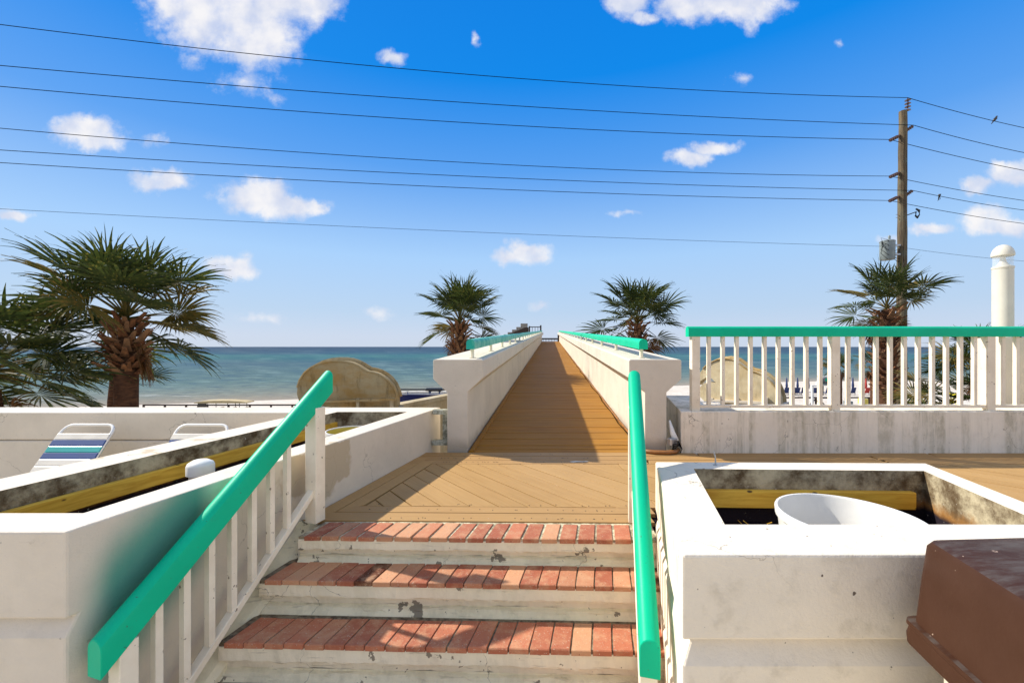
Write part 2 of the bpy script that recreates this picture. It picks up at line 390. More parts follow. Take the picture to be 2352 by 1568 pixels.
M['greywood'] = simple('grey_weathered_timber', (.32, .29, .25), .85, .25, 9, .5)
M['orange'] = simple('orange_conduit', (.42, .17, .04), .45, .2, 9, .2)
M['blue'] = simple('blue_strap_vinyl', (.003, .045, .20), .7, .05, 5, .05)
M['tealstrap'] = simple('teal_strap_vinyl', (.02, .37, .33), .35, .05, 5, .05)
M['whitestrap'] = simple('white_strap_vinyl', (.80, .73, .60), .4, .08, 5, .05)
M['navy'] = simple('navy_gelcoat', (.004, .010, .075), .5, .1, 3, .02, .15)
M['red'] = simple('red_canvas', (.45, .03, .02), .7, .1)
M['chairblue'] = simple('blue_canvas', (.01, .03, .13), .7, .1)
M['tan'] = simple('tan_canvas_roof', (.60, .45, .20), .5, .1, 2, .1)
M['yellowflower'] = simple('yellow_flower', (.75, .62, .02), .7, .1)
def leafmat(name, c1, c2, c3, tr):
    def bd(T, b, pos):
        r = T.n('ShaderNodeObjectInfo').outputs['Random']
        n = T.noise(pos, 5, 4, .6)
        c = T.mix(T.ss(n, .35, .65), c1, c2); c = T.mix(T.math('MULTIPLY', T.ss(T.noise(pos, 17, 3), .56, .7), .75), c, c3)
        c = T.mix(T.math('MULTIPLY', r, .35), c, tuple(x*.5 for x in c1))
        T.nt.links.new(c, b.inputs['Base Color'])
        tl = T.n('ShaderNodeBsdfTranslucent', i_Color=c); mx = T.n('ShaderNodeMixShader', i_0=tr, i_1=b.outputs[0], i_2=tl.outputs[0])
        o = [x for x in T.nt.nodes if x.type == 'OUTPUT_MATERIAL'][0]; T.nt.links.new(mx.outputs[0], o.inputs[0])
    return material(name, bd, .55, .22)
M['leaf'] = leafmat('green_palm_leaf', (.066, .088, .018), (.022, .038, .009), (.30, .24, .045), .26)
M['leafgold'] = leafmat('yellowing_palm_leaf', (.19, .14, .03), (.08, .08, .016), (.36, .17, .03), .28)
M['leafdead'] = leafmat('brown_palm_leaf', (.19, .085, .025), (.11, .05, .016), (.28, .15, .05), .15)
def bark(T, b, pos):
    q = T.vm('MULTIPLY', pos, (3, 3, 14)); n = T.noise(q, 2, 6, .7)
    setc(T, b, T.mix(T.ss(n, .35, .65), (.16, .075, .038), (.07, .033, .02))); bump(T, b, n, .9, .03)
M['bark'] = material('palm_bark', bark, .95, .15)
def boot(T, b, pos):
    r = T.n('ShaderNodeObjectInfo').outputs['Random']; n = T.noise(pos, 14, 5, .7)
    c = T.mix(T.ss(n, .35, .65), (.27, .105, .042), (.085, .032, .015)); c = T.mix(T.math('MULTIPLY', r, .5), c, (.45, .27, .14))
    setc(T, b, c); bump(T, b, n, .6, .02)
M['boot'] = material('dry_leaf_base', boot, .9, .15)
def sand(T, b, pos):
    n = T.noise(pos, .35, 7, .65); n2 = T.noise(pos, 2.5, 6, .7)
    c = T.mix(T.ss(n, .3, .7), (.72, .65, .56), (.62, .54, .44)); c = T.mix(T.math('MULTIPLY', T.ss(n2, .5, .7), .35), c, (.45, .38, .29))
    setc(T, b, c); bump(T, b, n2, .8, .15)
M['sand'] = material('white_beach_sand', sand, .95, .1)
M['asphalt'] = simple('asphalt', (.05, .05, .052), .9, .2, 6, .4)
M['paving'] = simple('beige_paving', (.80, .69, .52), .85, .12, 2, .3)
def seam(T, b, pos):
    tcn = T.n('ShaderNodeTexCoord').outputs['Object']; s = T.n('ShaderNodeSeparateXYZ', i_0=tcn)
    xx = T.math('MINIMUM', T.math('MAXIMUM', s.outputs[0], -60.0), 60.0)
    DD = T.math('ADD', T.math('SUBTRACT', s.outputs[1], T.math('MULTIPLY', T.math('MULTIPLY', xx, .33), T.ss(s.outputs[1], 10, 120, 1, 0))), 1.0)
    wob = T.math('MULTIPLY_ADD', T.noise(T.vm('MULTIPLY', tcn, (.006, .03, 1)), 1, 5, .6), .9, -.45)
    ly = T.math('LOGARITHM', T.math('MAXIMUM', DD, 1.0), 2.718)          # metres from the waterline
    ly = T.math('ADD', ly, wob)
    rp = T.n('ShaderNodeValToRGB', i_0=T.math('DIVIDE', ly, 8.5))
    cr = rp.color_ramp; cr.elements[0].position = 0; cr.elements[0].color = (.62, .57, .42, 1)
    stops = [(.20, (.50, .50, .36)), (.33, (.30, .40, .32)), (.42, (.17, .32, .29)), (.50, (.11, .25, .26)), (.56, (.08, .205, .245)), (.61, (.035, .21, .22)), (.655, (.045, .26, .25)), (.70, (.022, .12, .19)), (.77, (.012, .066, .14)), (.90, (.008, .038, .10))]
    for p, c in stops:
        e = cr.elements.new(p); e.color = (*c, 1)
    cr.elements[-1].position = 1; cr.elements[-1].color = (.012, .045, .12, 1)
    c = T.mix(1.0, rp.outputs[0], (.56, .47, .44), 'MULTIPLY')
    # ripples: streaks that follow the shore, finer with nearness
    lyv = T.n('ShaderNodeCombineXYZ', i_0=T.math('MULTIPLY', T.math('DIVIDE', s.outputs[0], T.math('ADD', s.outputs[1], 30.0)), 9.0), i_1=T.math('MULTIPLY', ly, 13.0), i_2=0.0).outputs[0]
    rip = T.noise(lyv, 1.0, 7, .68)
    c = T.mix(T.math('MULTIPLY', T.ss(rip, .46, .62), .8), c, T.mix(.5, c, (.006, .05, .11)))
    c = T.mix(T.math('MULTIPLY', T.ss(rip, .50, .36), .5), c, T.mix(.5, c, (.30, .42, .40)))
    # foam of the small breakers
    fm = T.math('MULTIPLY', T.ss(T.noise(T.vm('MULTIPLY', tcn, (.05, .55, 1)), 1, 6, .7), .60, .66), T.ss(DD, 26, 4, 0, 1))
    c = T.mix(T.math('MULTIPLY', fm, .8), c, (.8, .8, .76))
    setc(T, b, c)
    bump(T, b, T.noise(T.vm('MULTIPLY', tcn, (.25, .9, 1)), 1, 6, .6), .35, .5)
M['sea'] = material('gulf_water', seam, .35, .012)

# ------------------------------------------------------------------ ground, sea
GZ = -5.5
nx, ny = 40, 60
m_ = MB(); vs = []; fs = []
X0, X1, Y0, Y1 = -160, 160, -40, 110
def shore_d(x, y): return (y-66)-.33*max(-60, min(60, x))
for j in range(ny+1):
    for i in range(nx+1):
        x = X0+(X1-X0)*i/nx; y = Y0+(Y1-Y0)*j/ny
        d = shore_d(x, y)
        z = GZ if d < -18 else GZ-(d+18)*.028
        if 44 < y and d < -4: z += .12*sin(x*.7+y)*random.uniform(.3, 1)
        if y < 6: z = -6.2
        vs.append((x, y, z))
for j in range(ny):
    for i in range(nx):
        a = j*(nx+1)+i; fs.append((a, a+1, a+nx+2, a+nx+1))
m_.add(vs, fs); struct(mk('beach_sand', m_, M['sand'], smooth=True))
m_ = MB(); m_.add([(-9000, -30, 0), (9000, -30, 0), (9000, 15000, 0), (-9000, 15000, 0)], [(0, 1, 2, 3)])
o = mk('sea', m_, M['sea'], origin=(0, 0, 0)); struct(o); o.location = (0, 66, -6.0)
m_ = MB(); m_.box((0, 27, GZ+.03), (300, 8, .06)); struct(mk('road', m_, M['asphalt']))
m_ = MB(); m_.box((0, 27, GZ+.066), (300, .12, .004)); m_.box((0, 23.3, GZ+.066), (300, .1, .004)); struct(mk('road_markings', m_, M['whitestrap']))
m_ = MB(); m_.box((0, -11.5, -.72), (60, 26.6, .08)); struct(mk('lower_landing', m_, M['paving']))
m_ = MB(); m_.box((-10, 3.2, -.60), (15.8, 3.0, .1)); struct(mk('side_terrace_floor', m_, M['paving']))
m_ = MB(); m_.prism([(-18, -2), (12, -2), (12, 4.68), (-18, 4.68)], -6.3, -.78); struct(mk('terrace_base', m_, M['plaster']))

# ------------------------------------------------------------------ deck planks (herringbone field and borders)
def clip(poly, p, n):
    out = []
    for i in range(len(poly)):
        a, b = poly[i], poly[(i+1) % len(poly)]
        da = (a[0]-p[0])*n[0]+(a[1]-p[1])*n[1]; db = (b[0]-p[0])*n[0]+(b[1]-p[1])*n[1]
        if da >= 0: out.append(a)
        if da*db < 0:
            t = da/(da-db); out.append((a[0]+(b[0]-a[0])*t, a[1]+(b[1]-a[1])*t))
    return out
def convex_clip(poly, region):
    for i in range(len(region)):
        a, b = region[i], region[(i+1) % len(region)]
        n = (-(b[1]-a[1]), b[0]-a[0]); poly = clip(poly, a, n)
        if len(poly) < 3: return []
    return poly
deck = sempty('timber_deck', (0, 3.5, -.06))
m_ = MB(); m_.prism([(-1.36, 2.70), (9.5, 2.66), (9.5, 4.40), (-.80, 4.40)], -.10, -.032); mk('joist_bed', m_, M['soil'], deck)
m_ = MB(); m_.prism([(.96, 1.43), (9.5, 1.43), (9.5, 2.515), (1.25, 2.515)], -.70, -.036); mk('deck_base', m_, M['plaster'], deck)
def plank(poly, mat, z=0.0, par=None, name='plank', t=.026):
    m = MB(); z += random.uniform(-.0015, .0015); m.prism(poly, z-t, z)
    return mk(name, m, mat, par or deck, bevel=.0025)
# left edge of the deck follows the planter wall
def wx(y): return -1.313+.258*(y-2.785)
YF, YF2, YF3 = 2.655, 2.79, 2.90
def fl(y, x): return y-.030*(x+1.2)*.6       # the front lines drift slightly nearer to the right
g_ = .004
def quad(a, b, c, d): return [a, b, c, d]
def frontrow(y0, y1, xl, xr, x_end_left0, x_end_left1):
    return [(x_end_left0, fl(y0, x_end_left0)+g_), (xr, fl(y0, xr)+g_), (xr, fl(y1, xr)-g_), (x_end_left1, fl(y1, x_end_left1)-g_)]
plank(frontrow(YF, YF2, 0, .90, wx(2.66)+.01, wx(2.79)+.10), M['deckx'])
plank(frontrow(YF2, YF3, 0, .95, wx(2.79)+.135, wx(2.90)+.19), M['deckx'])
for k in range(2):
    o0, o1 = .008+k*.125, .008+k*.125+.118
    y0 = 2.68+k*.12; y1 = 4.17-k*.13
    plank([(wx(y0)+o0, y0), (wx(y0+.1)+o1, y0+.12), (wx(y1)+o1, y1-.01), (wx(y1)+o0, y1)], plank and M['deckd'])
REG = [(wx(2.92)+.262, fl(2.905, -.9)), (1.0, fl(2.905, 1.0)), (1.0, 3.93), (wx(3.93)+.262, 3.93)]
REG2 = [(1.005, 1.45), (9.4, 1.45), (9.4, 3.93), (1.005, 3.93)]
dv = Vector((.622, -.783)); nv = Vector((.783, .622))
for k in range(-30, 60):
    c = Vector((0, 3.4))+nv*(k*.156)
    hw = .156/2-.0045
    st = [c+dv*12-nv*hw, c+dv*12+nv*hw, c-dv*12+nv*hw, c-dv*12-nv*hw]
    st = [(p.x, p.y) for p in st]
    for R_ in (REG, REG2):
        pl = convex_clip(st, R_)
        if len(pl) >= 3:
            ar = abs(sum(pl[i][0]*pl[(i+1) % len(pl)][1]-pl[(i+1) % len(pl)][0]*pl[i][1] for i in range(len(pl))))/2
            if ar > .0006: plank(pl, M['deckd'])
for k in range(3):
    y0 = 3.935+k*.14
    xs = [wx(y0)+.012, 1.3, 3.6, 6.0, 9.4] if k < 2 else [wx(y0)+.012, 1.9, 4.3, 6.9, 9.4]
    for a, b in zip(xs, xs[1:]):
        plank([(a+.003, y0+.003), (b-.003, y0+.003), (b-.003, y0+.136), (a+.003+.03, y0+.136)], M['deckx'])

m_ = MB(); rr = random.Random(8)
for k in range(120):
    x = rr.uniform(-1.0, 1.0); y = rr.choice((2.70, 2.84, 2.93, 3.99, 4.13, 4.27))+rr.uniform(-.01, .01)
    m_.lathe([(.0, .0022), (.0035, .0022), (.0035, 0)], (x if y < 3 else x*.8, fl(y, x) if y < 3 else y, .001), 6)
ob_ = mk('screw_heads', m_, M['dark'] , deck); ob_['kind'] = 'stuff'
# ------------------------------------------------------------------ staircase: bricks on plastered risers
stairs = sempty('staircase', (-.2, 2.3, -.7))
ROWS = [  # z, left front point, right front point, brick count, pitch, joint material gap
    (0.0,   onz(695, 1231, 0.0), onz(1457, 1239, 0.0)),
    (-.150, onz(606, 1331, -.15), onz(1466, 1347, -.15)),
    (-.323, onz(513, 1475, -.323), onz(1466, 1495, -.323)),
    (-.500, Vector((-1.52, 1.79, -.5)), Vector((.58, 1.76, -.5)))]
bw, bl, bt = .0905, .2, .026
def brick_at(p, dirx, back, w_, z):
    c_ = .0035; m = MB(); a = dirx*(w_/2); f = p.copy()
    j_ = lambda s_: Vector((random.uniform(-s_, s_), random.uniform(-s_, s_), 0))
    q = [f-a+j_(.0015), f+a+j_(.0015), f+a+back+j_(.002), f-a+back+j_(.002)]
    cc = sum(q, Vector())/4
    up = [v+(cc-v).normalized()*c_*1.4 for v in q]
    tilt = random.uniform(-.0012, .0012)
    m.loft([[v+Vector((0, 0, -bt)) for v in q], [v+Vector((0, 0, -c_)) for v in q], [v+Vector((0, 0, tilt*(1 if k_ < 2 else -1))) for k_, v in enumerate(up)]])
    return mk('brick', m, M['brick'], stairs)
for ri, (z, L, R) in enumerate(ROWS):
    dvec = (R-L); ln = dvec.length; dirx = dvec.normalized()
    pitch = .1065 if ri == 0 else .0985
    n = int(ln/pitch)+(1 if ri else 0)
    extra = 1 if ri in (1, 2) else 0
    for k in range(n+extra):
        p = L+dirx*(pitch*(k+.5))
        t = min(1, pitch*k/ln)
        slope = .33*(1-t)+.20*t            # the treads fan out to follow the planters
        back = Vector((slope, 1, 0)).normalized()*bl*(1.04 if ri == 0 else 1.0)*random.uniform(.99, 1.01)
        brick_at(Vector((p.x, p.y, z+random.uniform(-.0015, .0015))), dirx, back, (bw-.001 if ri == 0 else bw+.0008)*random.uniform(.985, 1.01), z)
# treads bed + risers as jittered sweeps
def riser(L, R, zt, zb, depth_top, par):
    rnd = random.Random(int(zt*1000)+5)
    prof = [(.014, -.024, .001), (.009, -.030, .003), (.006, -.088, .004), (.010, -.096, .005), (.030, -.101, .005), (.034, -.138, .003)]
    prof = [(a, z*((zt-zb)/.175), j) for a, z, j in prof]
    H = zt-zb
    NS = 90
    dx = (R-L)/NS; nrm = Vector((0, 1, 0))
    vs = []; fs = []
    phase = [rnd.uniform(0, 6) for _ in range(8)]
    for i in range(NS+1):
        p = L+dx*i
        for q, (a, z, j) in enumerate(prof):
            wv = .35*sin(i*.21+phase[q])+.3*sin(i*.53+phase[(q+2) % 8])+rnd.uniform(-.5, .5)
            vs.append((p.x, p.y+a+(rnd.uniform(-j, j)*.5), zt+z+wv*j*1.6))
    n = len(prof)
    for i in range(NS):
        for q in range(n-1):
            a = i*n+q; fs.append((a, a+1, a+n+1, a+n))
    m = MB(); m.add(vs, fs); mk('riser', m, M['riser'], par, smooth=False)
    # cove down to the next tread
    prof2 = [(.034, -.138*(H/.175), .003), (.034, -(H-.030), .003), (.014, -(H-.024), .006), (.008, -(H-.010), .005), (-.004, -(H-.001), .003), (-.012, -(H+.01), .001)]
    vs = []; fs = []
    for i in range(NS+1):
        p = L+dx*i
        for q, (a, z, j) in enumerate(prof2):
            wv = .4*sin(i*.17+phase[q]+1)+.3*sin(i*.61+phase[(q+3) % 8])+rnd.uniform(-.4, .4)
            vs.append((p.x, p.y+a+(0 if q == 0 else wv*j*1.3), zt+z+(0 if q in (0, 5) else wv*j)))
    n = len(prof2)
    for i in range(NS):
        for q in range(n-1):
            a = i*n+q; fs.append((a, a+1, a+n+1, a+n))
    m = MB(); m.add(vs, fs); mk('cove', m, M['riser2'], par)
for ri, (z, L, R) in enumerate(ROWS):
    L2 = L+Vector((-.03, 0, 0)); R2 = Vector((R.x+.14, R.y-.004, R.z))
    m = MB(); off = .012
    m.prism([(L2.x, L2.y+off), (R2.x, R2.y+off), (R2.x+.05, R2.y+.33), (L2.x+.09, L2.y+.33)] if ri else [(L2.x, L2.y+off), (R2.x, R2.y+off), (R2.x+.04, R2.y+.30), (L2.x+.065, L2.y+.215)], z-.030, z-(.006 if ri else .007))
    mk('mortar_bed', m, M['mortar'] if ri else M['mortar_pale'], stairs)
    if ri < 3:
        riser(L2, R2, z, ROWS[ri+1][0], 0, stairs)
        m = MB(); m.prism([(L2.x-.02, L2.y+.045), (R2.x, R2.y+.045), (R2.x+.05, R2.y+.36), (L2.x+.08, L2.y+.36)], z-.3, z-.031); mk('step_core', m, M['riser'], stairs)
m_ = MB(); m_.prism([(-1.6, 1.81), (.6, 1.78), (.68, 2.1), (-1.45, 2.1)], -.70, -.553); mk('step_core', m_, M['riser'], stairs)

m = MB(); rr = random.Random(2)
r_ = []
for k in range(25):
    y = 2.70-1.2*k/24; x0 = wx(y)-.01; zt_ = -.02+.66*(y-2.66) if y < 2.63 else -.012; w1 = .115+rr.uniform(-.008, .008)
    r_.append([Vector((x0, y, -.9)), Vector((x0+w1, y, -.9)), Vector((x0+w1, y, zt_-.02+rr.uniform(-.006, .006))), Vector((x0+w1-.03, y, zt_)), Vector((x0, y, zt_+.01))])
m.loft(r_); mk('side_curb', m, M['riser2'], stairs)
m = MB(); pts_ = [(1.30, 4.02), (1.36, 4.045), (1.42, 4.03), (1.45, 4.045), (1.47, 4.03), (1.42, 4.012), (1.37, 4.015), (1.33, 4.0)]
pts_ = [((x-1.38)*1.1+.64, y-.02) for x, y in pts_]; m.prism(pts_, .0015, .004); tag(mk('paint_spill', m, M['whitestrap']), 'small splash of white paint on the deck before the bridge', 'paint spill')
# ------------------------------------------------------------------ planters
def groove_wall(m, outer, sides, ztop, zbot, bands):
    """outer polygon ccw; grooved profile swept round it. bands: list of z pairs (groove top, groove bottom)."""
    prof = [(0, ztop)]
    for a, b in bands: prof += [(0, a), (-.035, a-.002), (0, b)]
    prof += [(0, zbot)]
    n = len(outer); rings = []
    c = Vector((sum(p[0] for p in outer)/n, sum(p[1] for p in outer)/n))
    nr = []
    for i in range(n):
        a = Vector(outer[i]); b = Vector(outer[(i+1) % n]); e = (b-a).normalized(); nr.append(Vector((e.y, -e.x)))
    for off, z in prof:
        ring = []
        for i in range(n):
            if sides == 'front':
                p = Vector(outer[i]); o_ = Vector(outer[i-1]) if i == 0 else Vector(outer[(i+1) % n])
                if p.y < min(q[1] for q in outer)+.01:
                    mate = Vector(outer[1] if i == 0 else outer[2]); p = p+(mate-p).normalized()*(-off)
                ring.append((p.x, p.y, z)); continue
            n1, n2 = nr[i-1], nr[i]; bis = (n1+n2); k = off/max(.3, bis.dot(n2)/bis.length)/bis.length if off else 0
            p = Vector(outer[i])+bis*k; ring.append((p.x, p.y, z))
        rings.append(ring)
    m.loft(rings[::-1], cap=False)
def rim(m, outer, inner, z):
    n = len(outer); vs = [(p[0], p[1], z) for p in outer]+[(p[0], p[1], z) for p in inner]
    m.add(vs, [(i, (i+1) % n, n+(i+1) % n, n+i) for i in range(n)])
def innerwall(inner, z0, z1):
    n = len(inner); m = MB(); vs = [(p[0], p[1], z0) for p in inner]+[(p[0], p[1], z1) for p in inner]
    m.add(vs, [((i+1) % n, i, i+n, (i+1) % n+n) for i in range(n)]); return m
def planter(name, outer, inner, zt, zb, bands, mats, label):
    cx = sum(p[0] for p in outer)/len(outer); cy = sum(p[1] for p in outer)/len(outer)
    t = thing(name, (cx, cy, zb), label, 'planter')
    m = MB(); groove_wall(m, outer, 'front' if name == 'long_planter' else None, zt, zb, bands); rim(m, outer, inner, zt)
    # weld so the top edge bevels
    ob = mk('wall', m, mats[0], t)
    import bmesh
    b = bmesh.new(); b.from_mesh(ob.data); bmesh.ops.remove_doubles(b, verts=b.verts, dist=.0005); b.to_mesh(ob.data); b.free()
    bv = ob.modifiers.new('bevel', 'BEVEL'); bv.width = .009; bv.segments = 2; bv.limit_method = 'ANGLE'; bv.angle_limit = radians(35)
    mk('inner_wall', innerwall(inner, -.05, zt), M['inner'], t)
    m = MB(); m.add([(p[0], p[1], .13) for p in inner], [tuple(range(len(inner)))]); mk('soil', m, M['soil'], t)
    return t
ZT = .422
OL = [(-1.650, 1.539), (-.806, 4.70), (-2.03, 4.70), (-2.82, 1.539)]
IL = [(-1.765, 1.715), (-1.10, 4.375), (-1.835, 4.375), (-2.50, 1.715)]
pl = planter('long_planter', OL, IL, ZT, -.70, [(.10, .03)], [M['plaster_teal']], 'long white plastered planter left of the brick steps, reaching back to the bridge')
def inner_board(par, a, b, z0, z1, side, t=.038):
    a = Vector(a); b = Vector(b); e = (b-a).normalized(); n = Vector((e.y, -e.x))*side
    m = MB(); m.prism([tuple(a+n*.002), tuple(b+n*.002), tuple(b+n*t), tuple(a+n*t)][::(1 if side < 0 else -1)], z0, z1)
    # order corrected by recalculating below
    o = mk('ledger_board', m, M['timber'], par, bevel=.004); return o
inner_board(pl, (-2.49, 1.73), (-1.845, 4.33), .235, .325, 1)
m = MB(); m.box((-2.1, 1.74, .28), (.6, .036, .09)); mk('ledger_board', m, M['timber'], pl)
# patch of bare render on the wall
OR = [(.561, 1.372), (2.13, 1.372), (2.433, 2.451), (.854, 2.480)]
IR = [(.82, 1.605), (2.06, 1.605), (2.272, 2.298), (1.02, 2.338)]
pr = planter('square_planter', OR, IR, ZT, -.70, [(.140, .055), (-.20, -.27), (-.46, -.53)], [M['plaster_rough']], 'square white planter right of the steps holding a big white tub')
m = MB(); m.prism([(1.075, 2.295), (2.20, 2.262), (2.20, 2.298), (1.075, 2.331)], .219, .314); mk('ledger_board', m, M['timber'], pr, bevel=.006)
# dead roots in the soil
m = MB(); rr = random.Random(3)
for k in range(26):
    p = Vector((rr.uniform(1.1, 2.15), rr.uniform(1.95, 2.25), .14)); pts = [p]
    for q in range(5): p = p+Vector((rr.uniform(-.04, .04), rr.uniform(-.03, .03), rr.uniform(-.01, .03))); pts.append(p)
    m.tube(pts, .0018, 4)
ob = mk('dry_roots', m, M['timber'], pr); ob['kind'] = 'stuff'
m = MB(); m.tube([(1.175, 2.41, ZT-.002), (1.178, 2.41, ZT+.02), (1.176, 2.41, ZT+.05), (1.168, 2.412, ZT+.078)], [.004, .0045, .004, .0045], 8)
m.lathe([(0, .002), (.011, .002), (.011, 0)], (1.175, 2.41, ZT+.001), 10)
tag(mk('eye_bolt', m, M['metal']), 'small upright metal eye bolt on the rear rim of the square planter', 'bolt')

def bucket(name, c, R, z0, z1, mo, mi, label, cat):
    t = thing(name, (c[0], c[1], z0), label, cat)
    Rb = R*.86
    m = MB(); m.lathe([(0, z0), (Rb, z0), (R*.985, z1-.04), (R*1.02, z1-.038), (R*1.03, z1-.006), (R*1.02, z1), (R*.985, z1), (R*.975, z1-.008)], (c[0], c[1], 0), 48); mk('shell', m, mo, t, smooth=50)
    m = MB(); m.lathe([(R*.975, z1-.008), (R*.95, z1-.05), (Rb*.96, z0+.02), (0, z0+.02)], (c[0], c[1], 0), 48); mk('lining', m, mi, t, smooth=50)
    return t
bucket('white_tub', (1.50, 1.856), .272, -.02, .357, M['whiteplastic'], M['whiteplastic'], 'large empty round white plastic tub standing in the square planter', 'tub')
bucket('yellow_bucket', (-1.42, 3.66), .20, -.02, .375, M['whiteplastic'], M['yellowplastic'], 'white bucket with a bright yellow inside at the far end of the long planter', 'bucket')
t = thing('planter_light', (-1.90, 2.54, -.03), 'short white capped post light standing in the long planter', 'light')
m = MB(); m.lathe([(0, -.03), (.058, -.03), (.058, .34)], (-1.90, 2.54, 0), 28); mk('post', m, M['whiteplastic'], t, smooth=50)
m = MB(); m.lathe([(.058, .33), (.073, .332), (.073, .385), (.066, .40), (.04, .416), (0, .422)], (-1.90, 2.54, 0), 28); mk('cap', m, M['whiteplastic'], t, smooth=50)

# ------------------------------------------------------------------ stair handrails
def loaf(w_, h_, n=8):           # section: flat sides, rounded top
    r = w_/2; pts = [(-r, 0), (r, 0)]
    for k in range(n+1):
        a = pi*k/n; pts.append((r*cos(a), h_-r+r*sin(a)))
    return pts
def rail_bar(m, p, q, w_=.075, h_=.11, perp=False):
    p = Vector(p); q = Vector(q); d = q-p; dh = Vector((d.x, d.y, 0)).normalized(); sd = Vector((dh.y, -dh.x, 0))
    sec = loaf(w_, h_); N = 2
    upv = Vector((0, 0, 1)) if not perp else sd.cross(d).normalized()
    rings = [[p+(d*k/(N-1))+sd*x+upv*z for x, z in sec] for k in range(N)]
    m.loft(rings[::-1] if False else rings)
def stair_rail(name, x_far, x_near, label, side):
    YF_, YN_ = 2.653, 1.544
    sx = (x_far-x_near)/(YF_-YN_); X = lambda y: x_far+sx*(y-YF_)
    zt = lambda y: .90-.142+.795*(y-YF_)       # underside of the top rail
    t = thing(name, (X(1.634), 1.634, -.62), label, 'handrail')
    m = MB(); rail_bar(m, (X(YN_), YN_, zt(YN_)), (X(2.72), 2.72, zt(2.72)), .075, .142); mk('top_rail', m, M['teal'], t, smooth=25, bevel=.003)
    rz = -math.atan(sx)
    m = MB(); m.box((X(2.61), 2.61, .5*(zt(2.61)+.02)), (.082, .082, zt(2.61)-.01), rz); mk('post', m, M['wpaint'], t, bevel=.004)
    y = 1.634; z0 = -.66; m = MB(); m.box((X(y), y, .5*(zt(y)+z0)), (.066, .066, zt(y)-z0+.02), rz); mk('post', m, M['wpaint'], t, bevel=.004)
    zb = lambda y: .13+.84*(y-2.489)
    m = MB(); m.bar((X(1.66), 1.66, zb(1.66)), (X(2.572), 2.572, zb(2.572)), .045, .045); mk('bottom_rail', m, M['wpaint'], t, bevel=.003)
    m0 = MB(); m0.box((0, 0, .5), (.03, .03, 1.0)); 
    me = None
    for k in range(8):
        y = 2.398-k*.1085
        a, b = zb(y)+.015, zt(y)+.012
        if me is None:
            ob = mk('baluster', m0, M['wpaint'], t, origin=(0, 0, 0)); me = ob.data; bpy.data.objects.remove(ob)
        place('baluster', me, (X(y), y, a), t, (0, 0, rz), (1, 1, b-a))
    return t
stair_rail('stair_handrail', -1.22, -1.55, 'sloping teal topped handrail with white balusters on the left of the brick steps', -1)
stair_rail('stair_handrail', .782, .512, 'sloping teal topped handrail on the right of the brick steps beside the square planter', 1)

# ------------------------------------------------------------------ parapets and terrace railing
def parapet(name, pts, zt, zb, bands, mat, label):
    m = MB(); groove_wall(m, pts, None, zt, zb, bands); m.add([(p[0], p[1], zt) for p in pts], [tuple(range(len(pts)))])
    ob = mk(name, m, mat)
    import bmesh
    b = bmesh.new(); b.from_mesh(ob.data); bmesh.ops.remove_doubles(b, verts=b.verts, dist=.0005); b.to_mesh(ob.data); b.free()
    bv = ob.modifiers.new('bevel', 'BEVEL'); bv.width = .008; bv.segments = 2; bv.limit_method = 'ANGLE'; bv.angle_limit = radians(35)
    return tag(ob, label, 'wall')
parapet('parapet_wall', [(-18, 4.31), (-2.14, 4.31), (-2.035, 4.698), (-18, 4.698)], .424, -.78, [(.145, .13)], M['plaster'], 'low white parapet wall with a groove behind the two strap loungers')
parapet('parapet_wall', [(1.757, 4.33), (9.5, 4.33), (9.5, 4.76), (2.22, 4.76), (2.52, 5.75), (2.12, 5.75)], .433, -.78, [], M['streaked'], 'white parapet wall with grimy green streaks below the terrace railing')
t = thing('terrace_railing', (1.93, 4.40, .433), 'long level railing with teal top rail on the streaked parapet', 'railing')
RY = 4.40
m = MB(); rail_bar(m, (1.85, RY, 1.212), (9.4, RY, 1.212), .08, .108); mk('top_rail', m, M['teal'], t, smooth=25)
posts = [1.931, 3.40, 5.03, 6.66, 8.29]
for x in posts:
    m = MB(); m.box((x, RY, .5*(.433+1.218)), (.085, .07, 1.218-.433+.004)); mk('post', m, M['wpaint'], t, bevel=.004)
bme = None
for a, b in zip(posts, posts[1:]):
    m = MB(); m.box(((a+b)/2, RY, .479), (b-a-.087, .05, .03)); mk('bottom_rail', m, M['wpaint'], t, bevel=.003)
    nb = 9 if a < 2 else 10
    for k in range(nb):
        x = a+(b-a)*(k+1)/(nb+1)
        if bme is None:
            m = MB(); m.box((x, RY, (.49+1.218)/2), (.034, .034, .73)); ob = mk('baluster', m, M['wpaint'], t); bme = ob.data; bz = .49
        else: place('baluster', bme, (x, RY, .489), t)
# short gate piece between planter and bridge
t = thing('short_railing', (-.72, 4.5, 0), 'short weathered railing piece between the long planter and the bridge pillar', 'railing')
m = MB(); m.box((-.75, 4.5, .405), (.20, .07, .05)); mk('top_rail', m, M['oldpaint'], t)
m = MB(); m.box((-.75, 4.5, .075), (.22, .07, .05)); mk('bottom_rail', m, M['oldpaint'], t)
m = MB(); m.box((-.715, 4.5, .24), (.06, .06, .28)); mk('post', m, M['oldpaint'], t)
m = MB(); m.box((-.66, 4.515, .24), (.035, .03, .28)); mk('baluster', m, M['oldpaint'], t)

